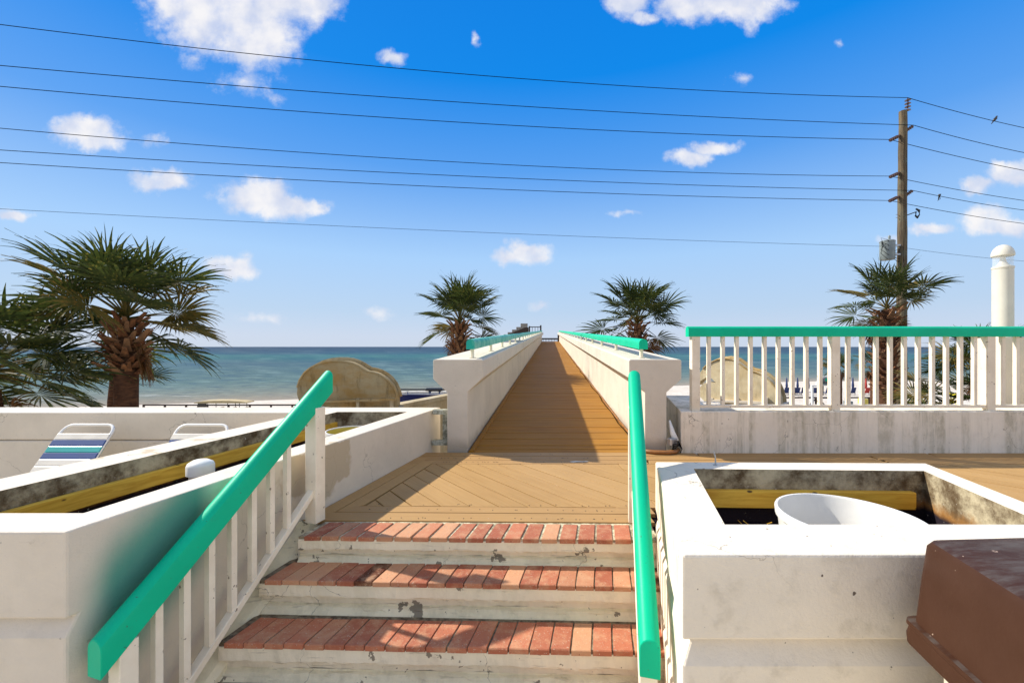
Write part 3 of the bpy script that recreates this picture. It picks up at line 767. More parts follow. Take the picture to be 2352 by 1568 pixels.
# ------------------------------------------------------------------ footbridge
BD = Vector((.091, 1, .0408)); BY = 4.38
br = thing('footbridge', (.45, BY, 0), 'long gently rising footbridge with thick white walls and brown plank floor', 'bridge')
def bxy(x, s, z): return Vector((x, BY, z))+BD*s
LEN = 40.5
secL = [(-.684, -.30), (-.684, .626), (-.833, .765), (-.833, .958), (-.821, .970), (-.321, .970), (-.309, .958), (-.309, .775), (-.468, .626), (-.468, -.30)]
secR = [(1.400, -.30), (1.400, .626), (1.233, .775), (1.233, .958), (1.245, .970), (1.773, .970), (1.785, .958), (1.785, .765), (1.628, .626), (1.628, -.30)]
SEG = 8.1
for sec in (secL, secR):
    s = 0
    while s < LEN-1:
        e = min(s+SEG, LEN)
        m = MB(); r = [[bxy(x, q, z) for x, z in sec] for q in (s+.008, e-.008)]
        m.loft(r); mk('wall_panel', m, M['plaster_low'], br, bevel=.006); s = e
m = MB(); m.loft([[bxy(x, q, z) for x, z in [(-.66, -.5), (-.66, -.04), (1.62, -.04), (1.62, -.5)]] for q in (.02, LEN)]); mk('slab', m, M['plaster'], br)
m = MB(); m.loft([[bxy(x, q, z) for x, z in [(-.47, -.03), (-.44, .02), (-.40, .02), (-.40, -.03)]] for q in (.0, LEN)]); mk('skirting', m, M['ramp'], br)
pme = None
pitch = .142; s = -.04; k = 0
while s < LEN:
    if pme is None:
        m = MB(); hw = pitch/2-.0035
        m.loft([[(x, y, z) for y, z in ((-hw, -.028), (-hw, -.003), (-hw+.003, 0), (hw-.003, 0), (hw, -.003), (hw, -.028))] for x in (-.93, .93)])
        ob = mk('plank', m, M['ramp'], br, origin=(0, 0, 0)); pme = ob.data; bpy.data.objects.remove(ob)
    p = bxy(.466, s+pitch/2, .0)
    place('plank', pme, p+Vector((0, 0, random.uniform(-.003, .003))), br, (math.atan(.0408)+random.uniform(-.01, .01), random.uniform(-.003, .003), random.uniform(-.003, .003)))
    s += pitch; k += 1
for s in (6, 18, 30, 39.5):     # piers down to the ground
    p = bxy(.466, s, -.5); m = MB(); m.box((p.x, p.y, (p.z+GZ)/2), (1.5, .45, p.z-GZ)); mk('pier', m, M['plaster'], br)
def bridge_rail(x, ss_, mat, label, sp):
    t = thing('bridge_handrail', bxy(x, .15, .97), label, 'handrail')
    m = MB(); a, b = bxy(x, .13, 1.072), bxy(x, LEN-.1, 1.072)
    rail_bar(m, a, b, .092, .112); mk('top_rail', m, mat, t, smooth=25)
    me = None; s = .24
    while s < LEN-.2:
        if me is None:
            m = MB(); m.lathe([(.0, 0), (.042, 0), (.042, .006), (.021, .008), (.021, .12), (0, .12)], (0, 0, 0), 14); ob = mk('post', m, M['wpaint'], t, smooth=40, origin=(0, 0, 0)); me = ob.data; bpy.data.objects.remove(ob)
        place('post', me, bxy(x, s, .9705), t); s += sp
    return t
bridge_rail(-.463, 0, M['tealfade'], 'faded teal handrail on short posts along the left bridge wall', 1.45)
bridge_rail(1.412, 0, M['teal'], 'bright teal handrail on short posts along the right bridge wall', 1.75)
# conduit lying along the foot of the right wall
rr = random.Random(11)
def wig(s, x, amp, z):
    return bxy(x+amp*sin(s*2.1)+rr.uniform(-.004, .004), s, z)
m = MB(); m.tube([wig(q*.25, 1.365, .008, .016) for q in range(0, 110)], .011, 6); tag(mk('conduit', m, M['orange']), 'thin orange conduit running up the foot of the right bridge wall', 'conduit')
m = MB(); m.tube([wig(q*.22, 1.342+.012*sin(q*.8), .006, .010) for q in range(2, 95)], .005, 5); tag(mk('black_cable', m, M['wire']), 'thin black cable loosely following the conduit along the bridge floor', 'cable')
# pipe bend and flood light at the right pillar foot
m = MB(); c0 = Vector((1.66, 4.36, .02))
m.tube([(1.36, 4.42, .02), (1.38, 4.33, .022), (1.46, 4.275, .024), (1.58, 4.262, .024), (1.68, 4.285, .026), (1.735, 4.35, .03)], .021, 10)
tag(mk('pipe_bend', m, M['orange'], smooth=True), 'bent orange pipe lying round the foot of the right bridge pillar', 'pipe')
t = thing('flood_light', (1.70, 4.34, 0), 'small white flood light with tangled black leads beside the right bridge pillar', 'light')
m = MB(); m.tube([(1.665, 4.40, .33), (1.69, 4.38, .20), (1.715, 4.36, .12)], [.008, .028, .035], 12); mk('lamp_head', m, M['whiteplastic'], t, smooth=True)
m = MB(); m.box((1.665, 4.33, .12), (.09, .06, .07), .5); mk('housing', m, M['metal'], t, bevel=.006)
m = MB()
for q in range(5):
    m.tube([(1.62+.02*q, 4.30, .02), (1.66, 4.27+.01*q, .06+.02*q), (1.72, 4.29, .09+.01*q), (1.76, 4.31, .05), (1.74, 4.30, .015)], .005, 5)
mk('leads', m, M['wire'], t, smooth=True)

# far end of the bridge: dark timber landing with railing and stair
EY = BY+LEN+.5
def P(x, y, Y=EY): return at(x, y, Y)
t = thing('pier_railing', P(1262, 790, EY+2), 'low dark timber railing across the far end of the bridge', 'railing')
Yp = EY+2
a = P(1240, 778, Yp); b = P(1286, 778, Yp)
m = MB(); m.box(((a.x+b.x)/2, Yp, a.z), (b.x-a.x, .09, .16)); mk('top_rail', m, M['darkwood'], t)
m = MB(); m.box(((a.x+b.x)/2, Yp, a.z-.42), (b.x-a.x, .06, .08)); mk('bottom_rail', m, M['darkwood'], t)
for k in range(13):
    x = a.x+(b.x-a.x)*(k+.5)/13; m = MB(); m.box((x, Yp+.01, a.z-.36), (.05, .04, .66)); mk('baluster', m, M['darkwood'], t)
m = MB(); m.prism([(a.x-1.5, EY-.3), (b.x+1.5, EY-.3), (b.x+1.5, EY+3.5), (a.x-1.5, EY+3.5)], bxy(0, LEN, 0).z-.18, bxy(0, LEN, 0).z-.02); struct(mk('end_landing', m, M['darkwood']))
for x in (a.x-1.2, b.x+1.2):
    for y in (EY, EY+3.2):
        m = MB(); m.box((x, y, (GZ-.5+1.4)/2), (.3, .3, 1.4-GZ+.5)); tag(mk('landing_pile', m, M['darkwood']), 'dark timber pile at the %s %s corner of the landing beyond the bridge' % ('near' if y == EY else 'far', 'left' if x < a.x else 'right'), 'pile', 'piles under the end landing')
t = thing('beach_stair', P(1200, 800, EY+1), 'stepped grey timber stair with dark railing above the far left end of the bridge', 'stair')
Ys = EY+1
pts = [(1157, 772), (1157, 768), (1166, 768), (1166, 763), (1176, 763), (1176, 757), (1186, 757), (1186, 751), (1196, 751), (1196, 743), (1212, 743), (1212, 757)]
q = [at(x, y, Ys) for x, y in pts]
m = MB(); m.loft([[Vector((p.x, Ys+o_, p.z)) for p in q][::-1] for o_ in (0, .9)][::-1]); mk('steps', m, M['greywood'], t)
q = [at(x, y, Ys-.05) for x, y in [(1152, 775), (1206, 752), (1214, 752), (1214, 800), (1152, 800)]]
m = MB(); m.loft([[Vector((p.x, Ys-.05+o_, p.z)) for p in q][::-1] for o_ in (0, .8)][::-1]); mk('stringer', m, M['darkwood'], t)
for x0 in (1216, 1242):
    a_ = at(x0, 749 if x0 == 1216 else 747, Ys); m = MB(); m.box((a_.x, Ys, a_.z-1.1), (.16, .16, 2.2)); mk('post', m, M['darkwood'], t)
a_ = at(1216, 751, Ys); b_ = at(1242, 751, Ys)
m = MB(); m.box(((a_.x+b_.x)/2, Ys, a_.z), (b_.x-a_.x, .07, .09)); mk('rail', m, M['darkwood'], t)
for k in (1, 2, 3):
    x = a_.x+(b_.x-a_.x)*k/4; m = MB(); m.box((x, Ys, a_.z-.8), (.05, .05, 1.6)); mk('baluster', m, M['darkwood'], t)
for x0 in (1282,):
    a_ = at(x0+1, 772, EY); m = MB(); m.box((a_.x, EY, a_.z-.6), (.2, .2, 1.5)); tag(mk('end_post', m, M['darkwood']), 'dark square timber post closing the right wall at the far end of the bridge', 'post')

# ------------------------------------------------------------------ strap loungers
def lounger(xc, label):
    top = Vector((xc, 4.16, .325)); bot = Vector((xc+.085, 3.60, -.28)); wd = .50
    t = thing('strap_lounger', (xc+.15, 3.2, -.55), label, 'lounger', 'strap loungers on the side terrace')
    d = (top-bot); L = d.length; e = d.normalized(); sx = Vector((1, 0, 0)); R_ = .014
    lean = -.10
    def pt(u, v): return bot+sx*((u)*wd)+e*(v*L)
    m = MB(); path = [pt(-.5, 0), pt(-.5, .84)]
    for k in range(5):
        a = pi/2*k/4; path.append(pt(-.5+.16*(1-cos(a)), .90+.10*sin(a)))
    for k in range(5):
        a = pi/2*k/4; path.append(pt(.5-.16*(1-cos(pi/2-a)), .90+.10*sin(pi/2-a)))
    path += [pt(.5, .84), pt(.5, 0)]
    m.tube(path, R_, 8); mk('back_frame', m, M['whiteplastic'], t, smooth=True)
    cols = ['whitestrap', 'blue', 'tealstrap', 'blue', 'whitestrap', 'whitestrap', 'whitestrap', 'whitestrap', 'whitestrap', 'whitestrap']
    nrm = sx.cross(e).normalized()
    for i, c in enumerate(cols):
        v = .83-i*.083
        m = MB(); p0 = pt(-.52, v-.0405); p1 = pt(.52, v-.0405); p2 = pt(.52, v+.0405); p3 = pt(-.52, v+.0405); n_ = nrm*.017
        m.loft([[p0+n_, p1+n_, p2+n_, p3+n_], [p0-n_, p1-n_, p2-n_, p3-n_]]); mk('strap', m, M[c], t, bevel=.006)
    m = MB(); s0 = bot+Vector((.0, 0, 0)); 
    m.tube([s0-sx*.25, s0+Vector((-.25, -1.25, .02)), s0+Vector((.25, -1.25, .02)), s0+sx*.25], R_, 8); mk('seat_frame', m, M['whiteplastic'], t, smooth=True)
    for i in range(13):
        y = s0.y-.08-i*.09; m = MB(); m.box((s0.x, y, s0.z+.005), (.52, .05, .02)); mk('strap', m, M['whitestrap'], t)
    for sx_ in (-.25, .25):
        for yy in (-.15, -1.05):
            m = MB(); m.tube([s0+Vector((sx_, yy, 0)), s0+Vector((sx_, yy-.03, -.27))], R_, 8); mk('leg', m, M['whiteplastic'], t, smooth=True)
    return t
lounger(-4.20, 'white framed lounger with blue and teal straps, nearest the left edge')
lounger(-3.07, 'white framed lounger half hidden behind the long planter rim, only its head showing')

# ------------------------------------------------------------------ brown bin
t = thing('trash_bin', (1.62, .95, -.68), 'brown plastic trash bin hood on a cream body in front of the square planter', 'trash bin')
zt = .527
A = Vector((1.253, 1.25)); B = Vector((1.151, .90)); e1 = (B-A); 
top = [(1.253, 1.262), (1.15, .86), (1.60, .83), (1.70, 1.285)]      # cw seen from above -> flip
top = top
def grow(poly, g):
    c = Vector((sum(p[0] for p in poly)/4, sum(p[1] for p in poly)/4)); return [tuple(Vector(p)+(Vector(p)-c).normalized()*g) for p in poly]
def rnd_poly(poly, r, n=4):
    out = []
    N = len(poly)
    for i in range(N):
        p0, p1, p2 = Vector(poly[i-1]), Vector(poly[i]), Vector(poly[(i+1) % N])
        a = p1+(p0-p1).normalized()*r; b = p1+(p2-p1).normalized()*r
        for k in range(n+1):
            q = k/n; out.append(tuple((1-q)**2*a+2*q*(1-q)*p1+q*q*b))
    return out
def ring(poly, g, z, r=.03): return [(x, y, z) for x, y in rnd_poly(grow(poly, g), r)]
m = MB(); m.loft([ring(top, .034, .262), ring(top, .030, .268), ring(top, .018, .40), ring(top, .006, zt-.02), ring(top, -.006, zt-.004), ring(top, -.03, zt+.001), ring(top, -.15, zt+.006)]); mk('hood', m, M['brown'], t, smooth=35)
m = MB(); m.loft([ring(top, .030, .195), ring(top, .050, .200), ring(top, .052, .225), ring(top, .045, .250), ring(top, .052, .256), ring(top, .050, .268), ring(top, .034, .270)]); mk('lip', m, M['brown'], t, smooth=35)
m = MB(); m.loft([ring(top, -.03, -.68), ring(top, -.03, .20)]); mk('body', m, M['cream'], t, smooth=35)

# ------------------------------------------------------------------ white block and lamp behind the railing
m = MB(); pts = [(5.86, 5.0), (8.4, 5.0), (8.5, 5.38), (5.96, 5.37)]
groove_wall(m, pts, None, 1.215, -.78, []); m.add([(p[0], p[1], 1.215) for p in pts], [(0, 1, 2, 3)])
wb = tag(mk('block_wall', m, M['plaster']), 'tall white block wall behind the terrace railing at the right edge', 'wall')
m = MB(); m.box((5.865, 5.20, .85), (.03, .012, .64)); mk('joint_strip', m, M['riser2'], wb)
LX, LY = 6.14, 5.21
t = thing('bollard_lamp', (LX, LY, 1.215), 'tall cream bollard lamp with a domed cap standing behind the terrace railing', 'lamp')
m = MB(); m.lathe([(0, 1.215), (.094, 1.215), (.094, 2.075), (.099, 2.08), (.099, 2.10), (.094, 2.105), (0, 2.105)], (LX, LY, 0), 36); mk('column', m, M['lampcream'], t, smooth=40)
m = MB(); m.lathe([(.089, 2.105), (.089, 2.235)], (LX, LY, 0), 36); mk('glass', m, M['glass'], t, smooth=40)
m = MB(); m.lathe([(.082, 2.105), (.06, 2.12), (.034, 2.16), (.024, 2.20), (.024, 2.235), (.06, 2.245)], (LX, LY, 0), 28); mk('reflector', m, M['lampcream'], t, smooth=60)
m = MB(); m.lathe([(0, 2.232), (.098, 2.232), (.103, 2.24)]+[(.103*cos(a), 2.245+.135*sin(a)) for a in [i*pi/20 for i in range(0, 10)]]+[(0, 2.38)], (LX, LY, 0), 36); mk('cap', m, M['lampcream'], t, smooth=40)

# ------------------------------------------------------------------ utility pole and lines
PY = 16.4; K = PY/FD
def pp(x, y, Y=PY): return at(x, y, Y)
ptop = pp(2074, 256); pbot = Vector((pp(2068, 796).x, PY, GZ-.1))
t = thing('utility_pole', (pbot.x, PY, GZ), 'tall weathered wooden utility pole carrying the power lines behind a palm', 'utility pole')
pts = [pbot.lerp(ptop, k/30) for k in range(31)]
rr = random.Random(5)
m = MB(); m.tube([p+Vector((rr.uniform(-.006, .006), rr.uniform(-.006, .006), 0)) for p in pts], [.195-.065*k/30+rr.uniform(-.004, .004) for k in range(31)], 16); mk('shaft', m, M['pole'], t, smooth=50)
def arm(a, b, r=.055):
    a = pp(*a); b = pp(*b, PY-.15); m = MB(); m.tube([a, a.lerp(b, .15), b], [r*.8, r, r*.75], 10)
    d = (b-a)
    for q in (.3, .5, .7, .9): c = a+d*q; m.tube([c-d*.03, c+d*.03], r*1.25, 10)
    mk('insulator', m, M['insul'], t, smooth=40)
for a, b in (((2076, 304), (2097, 290)), ((2066, 312), (2044, 323)), ((2066, 397), (2044, 407)), ((2076, 452), (2096, 438)), ((2064, 452), (2043, 462))): arm(a, b)
c = pp(2085, 226)
m = MB(); m.tube([pp(2080, 258), pp(2084, 252), pp(2086, 240), c], .022, 8)
for k in range(4):
    z = c.z-.06-.13*k; m.lathe([(0, z+.03), (.09, z-.01), (.10, z-.03), (.03, z-.035)], (c.x, c.y, 0), 12)
mk('post_insulator', m, M['insul'], t, smooth=40)
tr = pp(2038, 597, PY-.05); m = MB(); hT = 42*K
m.lathe([(0, 0), (.225, 0), (.24, .03), (.24, hT-.03), (.25, hT-.02), (.25, hT), (.2, hT+.04), (0, hT+.06)], (tr.x, tr.y, tr.z), 24); ob = mk('transformer', m, M['transf'], t, smooth=40)
m = MB(); m.lathe([(0, 0), (.05, 0), (.035, .1), (.045, .15), (.03, .2), (0, .22)], (tr.x+.08, tr.y, tr.z+hT+.03), 10); m.tube([(tr.x-.23, tr.y-.05, tr.z+hT-.1), (tr.x-.30, tr.y-.05, tr.z+hT-.1)], .035, 8); mk('bushing', m, M['transf'], ob, smooth=40)
m = MB(); m.box((tr.x+.36, tr.y, tr.z+hT*.3), (.3, .06, .06)); m.box((tr.x+.36, tr.y, tr.z+hT*.8), (.3, .06, .06)); mk('bracket', m, M['metal'], ob)
m = MB()
for k in range(5):
    s0 = Vector((tr.x-.26, tr.y-.1, tr.z+hT-.08-.03*k)); m.tube([s0, s0+Vector((-.12, -.05, .18-.12*k)), s0+Vector((.1, -.1, .1-.16*k)), s0+Vector((.35, -.12, -.35-.05*k)), s0+Vector((.52, -.1, -.25-.1*k))], .009, 5)
mk('jumper_wire', m, M['wire'], ob, smooth=True)
m = MB(); a = pp(2082, 495); b = pp(2104, 487); m.tube([a, b], .02, 6)
q = [pp(x, y, PY-.1) for x, y in [(2104, 480), (2111, 484), (2112, 493), (2107, 500), (2103, 496), (2104, 487)]]; m.tube(q, [.03, .045, .02, .045, .03, .03], 7); mk('cutout_fuse', m, M['dark'], t, smooth=True)
for z in (493, 500): 
    a = pp(2062, z); m = MB(); m.tube([a, a+Vector((-.08, 0, 0))], .012, 5); mk('step_bolt', m, M['metal'], t)
LN = [([(0, 57), (1176, 181), (2085, 225)], [(2085, 225), (2352, 294)], .013, 'topmost power line running to the tip of the pole'),
      ([(0, 151), (1176, 245), (2098, 288)], [(2098, 288), (2352, 351)], .013, 'second power line from the top, on the upper right hand insulator'),
      ([(0, 199), (1176, 288), (2044, 321)], [(2044, 321), (2352, 392)], .013, 'third power line from the top, on the upper left hand insulator'),
      ([(0, 295), (1176, 379), (2044, 405)], [(2044, 405), (2352, 461)], .012, 'fourth power line from the top, on a lone left hand insulator'),
      ([(0, 345), (1176, 411), (2097, 438)], [(2097, 438), (2352, 483)], .012, 'fifth power line from the top, on the lower right hand insulator'),
      ([(0, 374), (1176, 436), (2044, 461)], [(2044, 461), (2352, 514)], .012, 'sixth power line from the top, on the lowest left hand insulator'),
      ([(0, 480), (1176, 537), (2060, 567)], [(2060, 567), (2352, 600)], .007, 'thin lowest line, well below the six power lines')]
def quadfit(p, x):
    (x0, y0), (x1, y1), (x2, y2) = p
    return y0*(x-x1)*(x-x2)/((x0-x1)*(x0-x2))+y1*(x-x0)*(x-x2)/((x1-x0)*(x1-x2))+y2*(x-x0)*(x-x1)/((x2-x0)*(x2-x1))
for left, right, r, lab in LN:
    YL, YR = 12.2, PY-.12
    A_ = at(*left[0], YL); Bm = at(*left[1], .5*(YL+YR)); C_ = at(*left[2], YR)
    # sag fitted as z(x) along a straight plan line
    zf = [(A_.x, A_.z), (Bm.x, Bm.z), (C_.x, C_.z)]
    pts = []
    for k in range(61):
        x = A_.x-12+(C_.x-A_.x+12)*k/60; tt = (x-A_.x)/(C_.x-A_.x)
        pts.append(Vector((x, YL+(YR-YL)*tt, quadfit(zf, x))))
    E_ = at(*right[1], 17.7)
    for k in range(1, 31):
        q = k/30*1.9; p = C_.lerp(E_, q); p.z += .28*q*(q-1)*.7; pts.append(p)
    m = MB(); m.tube(pts, r*.86, 5)
    tag(mk('power_line', m, M['wire'], smooth=True), 'black '+lab, 'power line', 'overhead lines')
# bird
bp = at(2286, 275, 17.4); m = MB(); m.tube([bp+Vector((-.10, 0, -.10)), bp+Vector((-.04, 0, -.02)), bp+Vector((.02, 0, .05)), bp+Vector((.05, 0, .10))], [.012, .05, .055, .012], 10)
m.tube([bp+Vector((.03, 0, .08)), bp+Vector((.05, 0, .12)), bp+Vector((.07, 0, .13)), bp+Vector((.11, 0, .125))], [.02, .034, .028, .004], 8)
m.tube([bp+Vector((-.08, 0, -.07)), bp+Vector((-.16, 0, -.18))], [.025, .012], 6); m.tube([bp, bp+Vector((0, 0, -.09))], .006, 4)
tag(mk('bird', m, M['dark'], smooth=True), 'small dark bird perched on the topmost line right of the pole', 'bird')
# line clamp hanging from the fifth line
cp = at(2158, 450, 16.9); m = MB(); m.tube([cp+Vector((0, 0, .06)), cp, cp+Vector((-.05, 0, -.16))], [.05, .035, .012], 7); m.tube([cp+Vector((.02, 0, 0)), cp+Vector((.03, 0, -.12)), cp+Vector((-.08, 0, -.2))], .01, 5)
tag(mk('line_clamp', m, M['dark'], smooth=True), 'dark clamp hanging from the fifth power line right of the pole', 'clamp')

# ------------------------------------------------------------------ palms
def leaf_mesh(name, elev, seed, mat, seglen=.92, droop=1.0, nseg=32):
    r = random.Random(seed); m = MB()
    # petiole along +x in local frame
    e = radians(elev); p = Vector((0, 0, 0)); path = [p.copy()]; N = 8; Lp = .98*r.uniform(.85, 1.12)
    for k in range(N):
        e -= radians(1.6)*droop*(1 if elev > -60 else 0); p = p+Vector((cos(e), 0, sin(e)))*(Lp/N); path.append(p.copy())
    m.tube(path, [.022-.012*k/N for k in range(N+1)], 4, m=1)
    t = Vector((cos(e), 0, sin(e))); s = Vector((0, 1, 0)); n = t.cross(s)*-1
    if n.z < 0 and elev > 0: pass
    roll = r.uniform(-.8, .8); s = (s*cos(roll)+n*sin(roll)).normalized(); n = t.cross(s)*-1
    hub = p
    for i in range(nseg):
        a = (-1+2*(i+.5)/nseg)*radians(128); da = radians(256)/nseg
        if r.random() < .05: continue
        costa = t*(.22*cos(a/2)**2)           # the midrib runs on into the blade
        d = (t*cos(a)+s*sin(a)+n*(-.28*abs(sin(a))+.10)).normalized()
        L = seglen*(.72+.28*cos(a*.6))*r.uniform(.88, 1.08)
        side = d.cross(n).normalized()
        pos = hub+costa*.6; dd = d.copy(); ns = 6; g = r.uniform(.6, 1.4)*droop
        prev = None; zig = .012 if i % 2 else -.012
        for k in range(ns+1):
            q = k/ns; rr_ = q*L
            wd = rr_*math.tan(da/2)*1.06 if q < .40 else L*.40*math.tan(da/2)*1.06*max(0.02, (1-(q-.40)/.60))**.85
            fold = n*(zig*min(1, q*3)*(1 if q < .8 else .3))
            c1 = pos-side*wd+fold; c2 = pos+side*wd-fold
            if prev: m.add([prev[0], prev[1], c2, c1], [(0, 1, 2, 3)])
            prev = (c1, c2)
            dd = (dd+Vector((0, 0, -1))*(.035+.19*q*q)*g*(1.6 if q > .5 else .5)+Vector((r.uniform(-1, 1), r.uniform(-1, 1), 0))*.02).normalized()
            pos = pos+dd*(L/ns)
    me = bpy.data.meshes.new(name); me.from_pydata(m.v, [], m.f); me.materials.append(mat); me.materials.append(M['leafgold'])
    for i, pl_ in enumerate(me.polygons): pl_.material_index = m.mi[i]; pl_.use_smooth = False
    me.update(); return me
LEAF = {}
for ei, el in enumerate((80, 60, 42, 22, 0, -25)):
    LEAF[el] = [leaf_mesh('frond', el, 100+ei*7+v, M['leaf'], droop=(1.0 if el > 30 else .8)) for v in range(3)]+[leaf_mesh('frond', el, 300+ei, M['leafgold'])]
DEAD = [leaf_mesh('dead_frond', -50, 500+v, M['leafdead'], droop=1.6) for v in range(3)]
# boot: split old leaf base, pointing up and out
m = MB()
m.loft([[(-.075, 0, 0), (.075, 0, 0), (.065, .035, 0), (-.065, .035, 0)], [(-.05, .06, .12), (.05, .06, .12), (.045, .085, .115), (-.045, .085, .115)], [(-.032, .13, .25), (.032, .13, .25), (.028, .145, .24), (-.028, .145, .24)]])
BOOT = bpy.data.meshes.new('leaf_base'); BOOT.from_pydata(m.v, [], m.f); BOOT.materials.append(M['boot']); BOOT.update()
def palm(x, yc, Y, R, label, n=34, seed=1, trunk_r=.17, zbase=GZ, boots=(0, 0), lean=0, elevs=None, dead=6, wind=0, gold=.2, boot_scale=1.0, name='palm_tree', group=None):
    r = random.Random(seed); c = at(x, yc, Y); k = R/1.95
    base = Vector((c.x+lean, Y, zbase)); t = thing(name, base, label, 'palm', 'palms round the terrace and beach')
    pts = []; rad = []
    for i in range(21):
        q = i/20; p = base.lerp(Vector((c.x, Y, c.z)), q); p.x += lean*.25*sin(pi*q); pts.append(p)
        rad.append(trunk_r*(1.15-.15*q if q < .9 else 1.0-.45*(q-.9)/.1)*(1+r.uniform(-.03, .03)))
    m = MB(); m.tube(pts, rad, 16); mk('trunk', m, M['bark'], t, smooth=60)
    if boots[0]:
        nb, hgt = boots
        for i in range(nb):
            q = i/nb; z = c.z-hgt+hgt*q; a = i*2.399+r.uniform(-.2, .2)
            rr_ = trunk_r*.92*(1+.12*sin(q*pi))
            s_ = boot_scale*r.uniform(.8, 1.2)
            place('leaf_base', BOOT, (c.x+sin(a)*-rr_, Y+cos(a)*rr_, z), t, (r.uniform(-.5, .05)-.1, r.uniform(-.15, .15), a), (s_, s_*r.uniform(.8, 1.5), s_*r.uniform(.8, 1.2)))
    els = elevs or (80, 80, 60, 60, 42, 42, 22, 22, 0, -25)
    for i in range(n):
        el = els[int(i/n*len(els))]
        a = i*2.399+r.uniform(-.3, .3)
        if el <= 0 and sin(a) < -.3: a = -a
        if wind: a = a+wind*sin(a)*.35
        ms = LEAF[el]; me = ms[3] if (r.random() < gold and el < 60) else ms[r.randrange(3)]
        sc_ = k*r.uniform(.74, 1.08)*(.9 if el > 70 else 1)
        place('frond', me, (c.x, Y, c.z-(.02+.25*(1-i/n))*0+(.10*(1-i/n))), t, (r.uniform(-.12, .12), r.uniform(-.12, .12), a), (sc_, sc_, sc_))
    for i in range(dead):
        a = i*2.1+r.uniform(-.4, .4); a = -a if sin(a) < -.3 else a; sc_ = k*r.uniform(.55, .75)
        place('frond', DEAD[i % 3], (c.x, Y, c.z-.05), t, (0, 0, a), (sc_,)*3)
    return t
palm(290, 736, 7.3, 1.74, 'largest palm with a shaggy trunk, behind the parapet at the left', n=38, seed=6, trunk_r=.165, boots=(95, .95), dead=5, gold=.25, boot_scale=.85)
palm(-28, 856, 6.6, 1.85, 'low palm cut by the left edge, its fans spreading toward the largest palm', n=34, seed=8, trunk_r=.17, elevs=(60, 42, 42, 22, 22, 0, 0, -25), dead=2, gold=.1)
palm(262, 862, 9.6, 1.25, 'small low palm half hidden behind the trunk of the largest palm', n=14, seed=12, trunk_r=.12, elevs=(42, 22, 0, 0), dead=1, gold=.1)
palm(1056, 744, 12.0, 1.60, 'palm rising beside the left bridge wall', n=32, seed=22, trunk_r=.17, boots=(90, 1.3), dead=4, gold=.28, boot_scale=.85)
palm(1464, 744, 12.0, 1.62, 'palm rising behind the right bridge wall', n=31, seed=38, trunk_r=.17, boots=(60, .9), dead=4, gold=.30, boot_scale=.7)
palm(2036, 712, 13.0, 1.75, 'windblown palm growing in front of the utility pole', n=20, seed=45, trunk_r=.22, boots=(110, 2.6), dead=6, gold=.35, boot_scale=1.0)
palm(1925, 846, 26, 1.15, 'small far palm beside the white arched sign', n=22, seed=50, trunk_r=.2, gold=.5, dead=4)
palm(2010, 842, 22, 1.25, 'far palm peeping out left of the windblown palm trunk', n=20, seed=55, trunk_r=.2, gold=.5, dead=8)
palm(2262, 842, 8.6, 1.15, 'bushy palm just left of the white block wall', n=22, seed=61, trunk_r=.14, elevs=(60, 42, 22, 22, 0), gold=.3, dead=2)
palm(2185, 930, 9.4, 1.30, 'low spreading palm behind the railing, below the bushy one', n=18, seed=66, trunk_r=.12, elevs=(42, 22, 22, 0), gold=.35, dead=1)
# flowering plant
fp = at(2190, 925, 7.6); t = thing('flowering_plant', (fp.x, fp.y, -.7+1.1-.9), 'little plant with bright yellow flowers behind the terrace railing', 'plant')
m = MB(); rr = random.Random(9)
for k in range(7): m.tube([(fp.x+rr.uniform(-.03, .03), fp.y, -.5), (fp.x+rr.uniform(-.1, .1), fp.y, fp.z+rr.uniform(0, .12))], .004, 4)
mk('stem', m, M['leaf'], t)
m = MB()
for k in range(46):
    c = fp+Vector((rr.uniform(-.09, .09), rr.uniform(-.06, .06), rr.uniform(-.08, .20))); d1 = Vector((rr.uniform(-1, 1), rr.uniform(-1, 1), rr.uniform(-1, 1))).normalized()*.016; d2 = d1.cross(Vector((0, .3, 1))).normalized()*.016
    m.add([c-d1, c-d2, c+d1, c+d2], [(0, 1, 2, 3)])
mk('blossom', m, M['yellowflower'], t)
# soil bed behind the right parapet
m = MB(); m.prism([(6.0, 5.8), (14, 5.8), (15, 11), (8, 11)], -6.0, -.95); struct(mk('planting_bed', m, M['soil']))

# ------------------------------------------------------------------ concrete shell canopies
def onplane(x, y, x0, Y0, tv):
    u = (x-1176)/FD; X0_ = (x0-1176)/FD*Y0; a = (u*Y0-X0_)/(tv[0]-u*tv[1]); return at(x, y, Y0+a*tv[1])
def shell(pts, Y, thick, tv, label, mt_, rim_):
    x0 = sum(p[0] for p in pts)/len(pts)
    q = [onplane(x, y, x0, Y, tv) for x, y in pts]; nb = Vector((-tv[1], tv[0], 0))*thick
    base = Vector((sum(p.x for p in q)/len(q), Y, min(p.z for p in q)))
    t = thing('shell_canopy', base, label, 'canopy')
    rings = [q, [p+nb for p in q]]
    m = MB(); m.loft([r[::-1] for r in rings][::-1]); ob = mk('slab', m, mt_, t)
    tops = [p for p in q[rim_[0]:rim_[1]]]; m = MB(); m.tube([p+nb*1.02+Vector((0, 0, .02)) for p in tops], .07, 6); m.tube([p-nb*.02+Vector((0, 0, .0)) for p in tops], .025, 6); mk('rim', m, M['ochre'], t)
    return t, base
